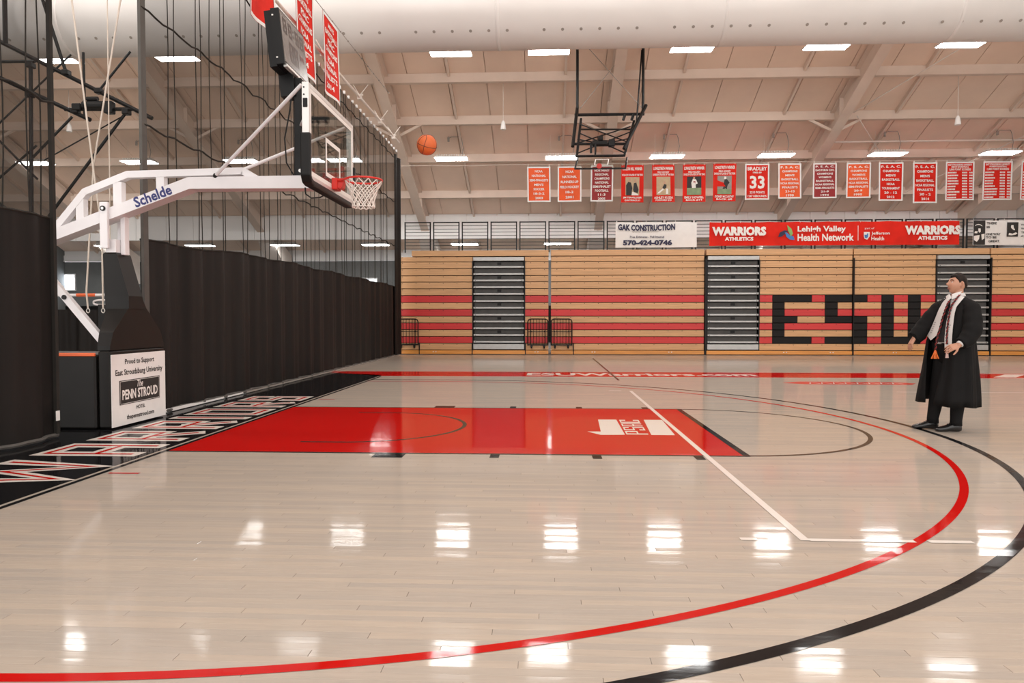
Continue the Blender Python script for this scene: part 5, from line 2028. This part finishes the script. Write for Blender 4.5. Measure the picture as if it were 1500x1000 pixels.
def head_pt(th, ph, grow=0.0):
    """th around (0 = straight ahead), ph up"""
    cf, cs, cz = math.cos(ph) * math.cos(th), math.cos(ph) * math.sin(th), math.sin(ph)
    f, s, z = 0.098 * cf, 0.077 * cs, 0.120 * cz
    low = max(0.0, -z / 0.12)
    up = max(0.0, z / 0.12)
    s *= 1 - 0.38 * low ** 1.6
    if f < 0:
        f *= 1.02 - 0.55 * low ** 1.3
    else:
        f *= 1.0 - 0.06 * up
        f = f * (1 - 0.10 * low) + 0.012 * low
    if cf > 0:
        a = abs(s)
        face = gauss(a, 0, 0.022)
        f += 0.030 * gauss(z, -0.020, 0.016) * gauss(a, 0, 0.012) + 0.013 * gauss(z, 0.004, 0.022) * gauss(a, 0, 0.010)
        f -= 0.012 * gauss(z, 0.012, 0.011) * gauss(a, 0.032, 0.015)
        f += 0.006 * gauss(z, 0.033, 0.010) * gauss(a, 0.028, 0.026)
        f += 0.003 * gauss(z, -0.060, 0.007) * gauss(a, 0, 0.018) + 0.003 * gauss(z, -0.074, 0.007) * gauss(a, 0, 0.016)
        f -= 0.005 * gauss(z, -0.085, 0.006) * gauss(a, 0, 0.02)
        f += 0.014 * gauss(z, -0.102, 0.016) * gauss(a, 0, 0.024)
        f += 0.004 * gauss(z, -0.022, 0.02) * gauss(a, 0.042, 0.016)
    return HP(f * (1 + grow), s * (1 + grow), z * (1 + grow))


nu, nv = 64, 48
vs, fs = [], []
for j in range(nv + 1):
    ph = -PI / 2 + PI * j / nv
    for i in range(nu):
        vs.append(head_pt(2 * PI * i / nu, ph * 0.999))
for j in range(nv):
    for i in range(nu):
        a, b = j * nu + i, j * nu + (i + 1) % nu
        fs.append((a, b, b + nu, a + nu))
fs.append(tuple(range(nu - 1, -1, -1)))
fs.append(tuple(nv * nu + i for i in range(nu)))
body.add(vs, fs)
# ears
for s in (-1, 1):
    pts = [HP(-0.006, s * 0.074, 0.018), HP(-0.014, s * 0.084, 0.020), HP(-0.020, s * 0.088, 0.004), HP(-0.014, s * 0.082, -0.022), HP(-0.006, s * 0.074, -0.034)]
    body.tube(pts, [0.008, 0.012, 0.013, 0.010, 0.008], 8)
# neck
nb = G(0.105, -0.01, 1.54)
body.capsule(nb, HP(-0.022, 0, -0.055), 0.066, 0.058, 16)
# torso
rr = []
for z, k in ((1.57, 0.40), (1.53, 0.72), (1.47, 0.80), (1.38, 0.80), (1.25, 0.75), (1.12, 0.66), (1.0, 0.62), (0.90, 0.58)):
    _, cu, cw, a, b = ring_at(z)
    rr.append([G(*TS((cu, cw), a * k, b * k * (0.9 if z > 1.0 else 0.8), z, 2 * PI * q / 24)) for q in range(24)])
body.loft(rr)
# legs
hips = {'near': (Vector((0.16, 0.06)), Vector((0.124, 0.055))), 'far': (Vector((-0.02, -0.06)), Vector((-0.115, -0.045)))}
LEG = {}
for k, (h, f) in hips.items():
    hip, knee, ank = G(h.x * 0.7 + 0.02, h.y, 0.92), G((h.x * 0.5 + f.x * 0.5) + 0.0, (h.y + f.y) / 2 + 0.03, 0.50), G(f.x, f.y, 0.09)
    LEG[k] = (hip, knee, ank)
    body.capsule(hip, knee, 0.088, 0.060)
    body.capsule(knee, ank, 0.058, 0.038)
# arms
ARM = {'right': (G(-0.055, -0.135, 1.475), G(-0.225, -0.06, 1.255), G(-0.322, 0.05, 1.105)),
       'left': (G(0.245, 0.135, 1.475), G(0.262, 0.27, 1.20), G(0.135, 0.40, 1.035))}
for k, (a, b, c) in ARM.items():
    body.capsule(a, b, 0.055, 0.043)
    body.capsule(b, c, 0.042, 0.027)


def hand(wrist, fwd, back, L):
    """wrist point, direction of the fingers, direction the back of the hand faces, thumb side = fwd x back (sign L)"""
    fwd = fwd.normalized()
    back = (back - fwd * back.dot(fwd)).normalized()
    side = fwd.cross(back) * L
    palm0 = wrist + fwd * 0.012
    palm1 = wrist + fwd * 0.085
    for q in (-0.027, -0.009, 0.009, 0.027):
        body.capsule(palm0 + side * q * 0.75, palm1 + side * q * 1.1, 0.0165, 0.0145, 10)
    for q, ln, r in ((0.031, 0.072, 0.0098), (0.011, 0.082, 0.0100), (-0.010, 0.076, 0.0098), (-0.030, 0.060, 0.0088)):
        p = palm1 + side * q * 1.15
        d = fwd
        bend = 0.30 + 0.12 * (0.03 - q) / 0.06
        for i, fr in enumerate((0.45, 0.31, 0.24)):
            d = (d * math.cos(bend) - back * math.sin(bend)).normalized()
            back_d = (back * math.cos(bend) + fwd * math.sin(bend))
            n = p + d * ln * fr + side * q * 0.10 * fr
            body.capsule(p, n, r, r * 0.92, 8)
            p = n
            r *= 0.92
            bend = 0.30
    p = palm0 + side * 0.030 + fwd * 0.018
    d = (fwd * 0.62 + side * 0.72 - back * 0.30).normalized()
    for ln, r in ((0.036, 0.0140), (0.030, 0.0115), (0.024, 0.0100)):
        n = p + d * ln
        body.capsule(p, n, r, r * 0.9, 8)
        p = n
        d = (d * 0.85 + fwd * 0.45 - back * 0.10).normalized()


aw = ARM['right']
hand(aw[2], (UX * -0.42 + WX * 0.30 + Vector((0, 0, -0.86))), UX * -0.75 + WX * 0.45 + Vector((0, 0, 0.35)), 1)
aw = ARM['left']
hand(aw[2], (UX * -0.86 + WX * 0.35 + Vector((0, 0, -0.32))), UX * 0.10 + WX * 0.75 + Vector((0, 0, 0.60)), -1)
bo = obj('body', body, 'skin', person, smooth=True, recalc=True)
rm = bo.modifiers.new('fuse', 'REMESH')
rm.mode = 'VOXEL'
rm.voxel_size = 0.0045
rm.use_smooth_shade = True
sm = bo.modifiers.new('soften', 'SMOOTH')
sm.factor, sm.iterations = 0.5, 2

# face details
for s in (-1, 1):
    mb = MB(); mb.ball(HP(0.0775, s * 0.031, 0.010), 0.0092, nu=10, nv=8)
    e = obj('eye', mb, 'eye_white', person, smooth=True)
    mb = MB(); mb.ball(HP(0.0842, s * 0.0325, 0.0115), 0.0046, nu=8, nv=6)
    obj('iris', mb, 'hair', e, smooth=True)
    mb = MB()
    mb.tube([HP(0.0935 - 0.0, s * 0.014, 0.030), HP(0.0930, s * 0.026, 0.036), HP(0.0840, s * 0.042, 0.036), HP(0.0730, s * 0.053, 0.030)], [0.003, 0.0048, 0.0045, 0.0025], 6)
    obj('eyebrow', mb, 'hair', person)
mb = MB()
mb.tube([HP(0.086, -0.023, -0.067), HP(0.0945, -0.010, -0.0635), HP(0.0960, 0, -0.0645), HP(0.0945, 0.010, -0.0635), HP(0.086, 0.023, -0.067)], [0.002, 0.0036, 0.004, 0.0036, 0.002], 6)
mb.tube([HP(0.087, -0.020, -0.0690), HP(0.0950, 0, -0.0730), HP(0.087, 0.020, -0.0690)], [0.002, 0.0045, 0.002], 6)
obj('lips', mb, 'lip', person, smooth=True)
# hair: a thick cap over crown, sides and nape
vs, fs = [], []
idx = {}


def hairline(th):
    a = abs((th + PI) % (2 * PI) - PI)          # 0 ahead, PI behind
    if a < 0.75:
        return 0.56 - 0.05 * math.cos(a * 4)
    if a < 1.25:
        return 0.60 - (a - 0.75) * 0.62
    if a < 1.45:
        return 0.29 - (a - 1.25) * 1.6
    if a < 1.95:
        return 0.10 + 0.22 * math.sin((a - 1.45) / 0.5 * PI)
    return 0.10 - (a - 1.95) * 0.75 if a < 2.6 else -0.39


nh, mh = 72, 22
for j in range(mh + 1):
    for i in range(nh):
        th = 2 * PI * i / nh
        lo = hairline(th)
        ph = lo + (PI / 2 - lo) * j / mh
        edge = min(1.0, j / 3.0)
        g = 0.015 + 0.125 * edge + 0.035 * noise.noise(Vector((th * 6, ph * 9, 0))) * edge
        a = abs((th + PI) % (2 * PI) - PI)
        if a < 1.0 and j < 9:
            g += 0.09 * edge * (1 - a) * (1 - j / 9)
        vs.append(head_pt(th, ph, g))
for j in range(mh):
    for i in range(nh):
        a, b = j * nh + i, j * nh + (i + 1) % nh
        fs.append((a, b, b + nh, a + nh))
mb = MB(); mb.add(vs, fs)
ho = obj('hair', mb, 'hair', person, smooth=True)

# trousers and shoes
for k, (hip, knee, ank) in LEG.items():
    mb = MB()
    mid = knee.lerp(ank, 0.5)
    mb.tube([hip + Vector((0, 0, 0.06)), hip.lerp(knee, 0.5), knee, mid, ank + Vector((0, 0, 0.05)), ank + Vector((0, 0, -0.015))],
            [0.112, 0.104, 0.084, 0.074, 0.064, 0.066], 20)
    obj('trouser_leg', mb, 'trouser', person, smooth=True)
    fdir = (UX * -0.88 + WX * 0.47) if k == 'near' else (UX * -0.93 + WX * 0.36)
    sdir = Vector((0, 0, 1)).cross(fdir)
    heel = Vector((ank.x, ank.y, 0)) - fdir * 0.055
    rings = []
    for d, wd, h0, h1 in ((0.0, 0.028, 0.008, 0.080), (0.025, 0.037, 0.0, 0.105), (0.08, 0.041, 0.0, 0.112), (0.13, 0.043, 0.004, 0.092), (0.18, 0.048, 0.0, 0.072), (0.23, 0.047, 0.0, 0.058), (0.268, 0.037, 0.002, 0.046), (0.290, 0.016, 0.008, 0.030)):
        c = heel + fdir * d
        ring_ = []
        for q in range(16):
            a = 2 * PI * q / 16
            zz = (h0 + h1) / 2 + (h1 - h0) / 2 * math.copysign(abs(math.sin(a)) ** 0.8, math.sin(a))
            ring_.append(c + sdir * wd * math.copysign(abs(math.cos(a)) ** 0.7, math.cos(a)) + Vector((0, 0, zz + 0.002)))
        rings.append(ring_)
    mb = MB(); mb.loft(rings)
    sh = obj('shoe', mb, 'leather', person, smooth=True)
    mb = MB()
    for q in range(3):
        c = heel + fdir * (0.105 + q * 0.022) + Vector((0, 0, 0.109 - q * 0.010))
        mb.tube([c - sdir * 0.018, c + Vector((0, 0, 0.004)), c + sdir * 0.018], 0.0035, 5)
    obj('laces', mb, 'cord_black', sh)

mb = MB()
rr = []
for z, k in ((1.075, 0.80), (1.0, 0.78), (0.92, 0.74), (0.84, 0.64), (0.80, 0.50)):
    _, cu, cw, a, b = ring_at(1.06)
    rr.append([G(*TS((cu + (1.075 - z) * 0.05, cw), a * k, b * k, z, 2 * PI * q / 28)) for q in range(28)])
mb.loft(rr)
obj('trouser_waist', mb, 'trouser', person, smooth=True)
# shirt front, collar, tie, belt
mb = MB()
mb.grid(lambda a, b: front(-0.075 + a * 0.17 + 0.055 * b, 1.05 + b * 0.53, -0.030), 12, 16)
obj('shirt', mb, 'shirt', person, smooth=True)
for s, p in ((-1, [(0.000, 1.605), (0.030, 1.625), (0.055, 1.575), (0.012, 1.548)]), (1, [(0.060, 1.625), (0.155, 1.655), (0.125, 1.590), (0.060, 1.560)])):
    mb = MB()
    q = [front(u, min(z, 1.6), 0.012) for u, z in p]
    for i in range(4):
        q[i].z = p[i][1]
    n = (q[1] - q[0]).cross(q[2] - q[0]).normalized() * 0.004
    mb.add([v + n for v in q] + [v - n for v in q], [(0, 1, 2, 3), (7, 6, 5, 4), (0, 4, 5, 1), (1, 5, 6, 2), (2, 6, 7, 3), (3, 7, 4, 0)])
    obj('collar', mb, 'shirt', person)
mb = MB()
rings = []
for q in range(20):
    a = 2 * PI * q / 20
    pass
for z, k in ((1.545, 0.080), (1.60, 0.074), (1.628, 0.070)):
    rings.append([G(0.105 + FS[0] * k * math.cos(2 * PI * q / 24) + FF[0] * k * math.sin(2 * PI * q / 24), FS[1] * k * math.cos(2 * PI * q / 24) + FF[1] * k * math.sin(2 * PI * q / 24), z + 0.02 * math.cos(2 * PI * q / 24 - PI * 1.5)) for q in range(24)])
mb.loft(rings, cap=False)
obj('collar_band', mb, 'shirt', person, smooth=True)
mb = MB()
tie = [(0.035, 1.578, 0.022), (0.028, 1.548, 0.014), (0.016, 1.45, 0.030), (-0.006, 1.33, 0.042), (-0.022, 1.20, 0.050), (-0.034, 1.12, 0.052), (-0.040, 1.06, 0.030)]
mb.grid(lambda a, b: front(*(lambda i, f: ((tie[i][0] + (tie[min(i + 1, 6)][0] - tie[i][0]) * f) + (a - 0.5) * 2 * (tie[i][2] + (tie[min(i + 1, 6)][2] - tie[i][2]) * f), tie[i][1] + (tie[min(i + 1, 6)][1] - tie[i][1]) * f))(min(int(b * 6), 5), b * 6 - min(int(b * 6), 5)), -0.010), 4, 24)
obj('tie', mb, 'tie', person, smooth=True)
mb = MB()
rings = []
for z in (1.045, 1.085):
    _, cu, cw, a, b = ring_at(z)
    rings.append([G(*TS((cu, cw), a * 0.81 , b * 0.83, z, 2 * PI * q / 32)) for q in range(32)])
mb.loft(rings, cap=False)
bl = obj('belt', mb, 'leather', person, smooth=True)
mb = MB()
c = front(-0.060, 1.066, -0.030)
for q in range(4):
    pass
pts = [c + UX * 0.026 * math.copysign(abs(math.cos(a)) ** 0.5, math.cos(a)) + Vector((0, 0, 0.024 * math.copysign(abs(math.sin(a)) ** 0.5, math.sin(a)))) for a in [2 * PI * k / 20 for k in range(20)]]
mb.tube(pts, 0.006, 6, closed=True)
obj('buckle', mb, 'alu', bl)

# gown: open-fronted shell with bell sleeves
mb = MB()


def gap_at(z):
    if z > 1.45:
        return 30, 30
    if z > 1.05:
        return 27, 27
    t = (1.05 - z) / 0.72
    return 27 - 16 * t, 27 - 14 * t


nth = 60
rings_o = []
zs_ = [1.60, 1.575, 1.55, 1.51, 1.47, 1.42, 1.34, 1.26, 1.18, 1.07, 0.97, 0.86, 0.74, 0.62, 0.50, 0.40, 0.34]
for z in zs_:
    _, cu, cw, a, b = ring_at(z)
    g0, g1 = gap_at(z)
    row = []
    for q in range(nth + 1):
        th = math.radians(90 + g0) + math.radians(360 - g0 - g1) * q / nth
        fold = (0.016 * math.sin(th * 9 + 1.2) + 0.010 * math.sin(th * 17)) * max(0.0, min(1.0, (1.30 - z) / 0.7))
        zz = z
        if z < 0.36:
            zz = 0.345 - 0.035 * (0.5 + 0.5 * math.cos(th)) + 0.006 * math.sin(th * 5)
        p = TS((cu, cw), a + fold, b + fold, zz, th)
        row.append(G(*p))
    rings_o.append(row)
inner = [[p.lerp(sum(r, Vector()) / len(r), 0.035) for p in r] for r in rings_o]
n = nth + 1
vs = [p for r in rings_o for p in r] + [p for r in inner for p in r]
off = len(rings_o) * n
fs = []
for j in range(len(rings_o) - 1):
    for i in range(nth):
        a = j * n + i
        fs.append((a, a + 1, a + n + 1, a + n))
        fs.append((off + a, off + a + n, off + a + n + 1, off + a + 1))
    for i in (0, nth):
        a = j * n + i
        fs.append((a, a + n, off + a + n, off + a))
j = len(rings_o) - 1
for i in range(nth):
    a = j * n + i
    fs.append((a, a + 1, off + a + 1, off + a))
    fs.append((i, i + 1, off + i + 1, off + i))
mb.add(vs, fs)
gown = obj('gown', mb, 'robe', person, smooth=True)
SLV = {'right': ([(0.01, -0.10, 1.505), (-0.06, -0.13, 1.455), (-0.135, -0.10, 1.36), (-0.215, -0.06, 1.245), (-0.275, 0.0, 1.165), (-0.325, 0.045, 1.105)],
                 [0.070, 0.095, 0.098, 0.098, 0.088, 0.074]),
       'left': ([(0.18, 0.10, 1.505), (0.245, 0.14, 1.455), (0.262, 0.20, 1.34), (0.262, 0.265, 1.21), (0.215, 0.325, 1.105), (0.150, 0.385, 1.048)],
                [0.070, 0.095, 0.100, 0.102, 0.090, 0.068])}
for k, (pts, rs) in SLV.items():
    P3 = [G(*p) for p in pts]
    # smooth the path
    fine, fr = [], []
    for i in range(len(P3) - 1):
        p0, p1, p2, p3 = P3[max(i - 1, 0)], P3[i], P3[i + 1], P3[min(i + 2, len(P3) - 1)]
        for q in range(6):
            t = q / 6
            fine.append(0.5 * ((2 * p1) + (p2 - p0) * t + (2 * p0 - 5 * p1 + 4 * p2 - p3) * t * t + (3 * p1 - p0 - 3 * p2 + p3) * t ** 3))
            fr.append((rs[i] + (rs[i + 1] - rs[i]) * t) * (1 + 0.035 * math.sin((i * 6 + q) * 1.1)))
    fine.append(P3[-1]); fr.append(rs[-1])
    mb = MB(); mb.tube(fine, fr, 22, cap=False)
    # turned-in cuff so the sleeve shows thickness
    d = (fine[-1] - fine[-2]).normalized()
    mb.tube([fine[-1], fine[-1] + d * 0.004, fine[-1] - d * 0.03], [fr[-1], fr[-1] - 0.006, fr[-1] - 0.012], 22, cap=False)
    if k == 'right':
        for v in mb.v:                       # wide bell: the lower edge of the cuff hangs down
            t = max(0.0, 1 - (v - fine[-1]).length / 0.22)
            if v.z < fine[-1].z + 0.02:
                v.z -= 0.035 * t
    obj('sleeve', mb, 'robe', gown, smooth=True)
    a, b, c = ARM[k]
    mb = MB(); mb.tube([c.lerp(b, 0.30), c.lerp(b, 0.10), c.lerp(b, 0.04)], [0.042, 0.040, 0.040], 14)
    obj('shirt_cuff', mb, 'shirt', person, smooth=True)


def ribbon(name, left, right, m, off, parent=person, n=26):
    """flat band between two edge lines [(u, z)...] lying on the gown front"""
    def ev(line, t):
        i = min(int(t * (len(line) - 1)), len(line) - 2)
        f = t * (len(line) - 1) - i
        return line[i][0] + (line[i + 1][0] - line[i][0]) * f, line[i][1] + (line[i + 1][1] - line[i][1]) * f

    def fn(a, b):
        l, r = ev(left, b), ev(right, b)
        return front(l[0] + (r[0] - l[0]) * a, l[1] + (r[1] - l[1]) * a, off)
    mb = MB(); mb.grid(fn, 6, n)
    return obj(name, mb, m, parent, smooth=True)


ribbon('stole', [(0.020, 1.600), (-0.035, 1.53), (-0.075, 1.44), (-0.105, 1.35), (-0.135, 1.26), (-0.165, 1.18), (-0.190, 1.135), (-0.150, 1.078)],
       [(0.045, 1.595), (0.020, 1.52), (-0.010, 1.44), (-0.035, 1.35), (-0.055, 1.26), (-0.078, 1.18), (-0.092, 1.135), (-0.150, 1.075)], 'stole', 0.016)
ribbon('stole', [(0.120, 1.612), (0.085, 1.56), (0.045, 1.48), (0.025, 1.40), (0.008, 1.30), (-0.002, 1.20), (-0.008, 1.10), (-0.006, 1.00)],
       [(0.185, 1.590), (0.150, 1.54), (0.105, 1.475), (0.088, 1.40), (0.078, 1.30), (0.070, 1.20), (0.066, 1.10), (0.066, 1.00)], 'stole', 0.018)
# stole collar round the nape
mb = MB()
rings = []
for z, k in ((1.60, 0.098), (1.635, 0.088)):
    rings.append([G(0.107 + FS[0] * k * math.cos(a) + FF[0] * k * 0.9 * math.sin(a), FS[1] * k * math.cos(a) + FF[1] * k * 0.9 * math.sin(a), z) for a in [math.radians(150 + 250 * q / 20) for q in range(21)]])
mb.loft(rings, cap=False, closed=False)
obj('stole_collar', mb, 'stole', person, smooth=True)
for side, base in (('l', (-0.108, 1.29)), ('r', (0.045, 1.26))):
    mb = MB()
    for k in range(6):
        u, z = base[0] - 0.008 * k, base[1] - 0.024 * k
        q = [front(u + a, z + b, 0.019) for a, b in ((-0.009, -0.007), (0.009, -0.005), (0.009, 0.006), (-0.009, 0.004))]
        mb.add(q, [(0, 1, 2, 3)])
    obj('stole_lettering', mb, 'stole_print', person)
# honour cords: twisted pair round the neck, tassels below
CORD_R = [(0.135, 1.615), (0.095, 1.555), (0.062, 1.50), (0.040, 1.42), (0.026, 1.32), (0.018, 1.22), (0.014, 1.12), (0.016, 1.04)]
CORD_L = [(0.030, 1.545), (-0.006, 1.44), (-0.035, 1.33), (-0.056, 1.22), (-0.078, 1.13), (-0.092, 1.05), (-0.096, 0.97)]


def cord(line, m, ph, off):
    mb = MB()
    pts = []
    N_ = 60
    for q in range(N_ + 1):
        t = q / N_ * (len(line) - 1)
        i = min(int(t), len(line) - 2)
        f = t - i
        u = line[i][0] + (line[i + 1][0] - line[i][0]) * f
        z = line[i][1] + (line[i + 1][1] - line[i][1]) * f
        pts.append(front(u + 0.007 * math.cos(q * 0.9 + ph), z, off + 0.005 * math.sin(q * 0.9 + ph)))
    mb.tube(pts, 0.0062, 6)
    return obj('honour_cord', mb, m, person, smooth=True)


cord(CORD_R, 'cord_red', 0, 0.028)
cord(CORD_R, 'cord_black', PI, 0.028)
cord(CORD_L, 'cord_red', 0, 0.026)
cord(CORD_L, 'cord_black', PI, 0.026)
mb = MB()
p = front(-0.098, 0.965, 0.030)
for q in range(9):
    a = 2 * PI * q / 9
    mb.tube([p, p + Vector((0, 0, -0.035)) + (UX * math.cos(a) + WX * math.sin(a)) * 0.012, p + Vector((0, 0, -0.10)) + (UX * (math.cos(a) + (0.6 if q % 2 else -0.6)) + WX * math.sin(a)) * 0.026], [0.007, 0.008, 0.006], 6)
obj('tassel', mb, 'tassel', person)
mb = MB(); mb.ball(p + Vector((0, 0, -0.02)), 0.016, nu=10, nv=8)
obj('tassel_knot', mb, 'tape_orange', person)
mb = MB()
p = front(0.020, 1.0, 0.030)
for q in range(6):
    a = 2 * PI * q / 6
    mb.tube([p, p + Vector((0, 0, -0.12)) + (UX * math.cos(a) + WX * math.sin(a)) * 0.012], 0.006, 5)
obj('tassel', mb, 'tassel_pale', person)
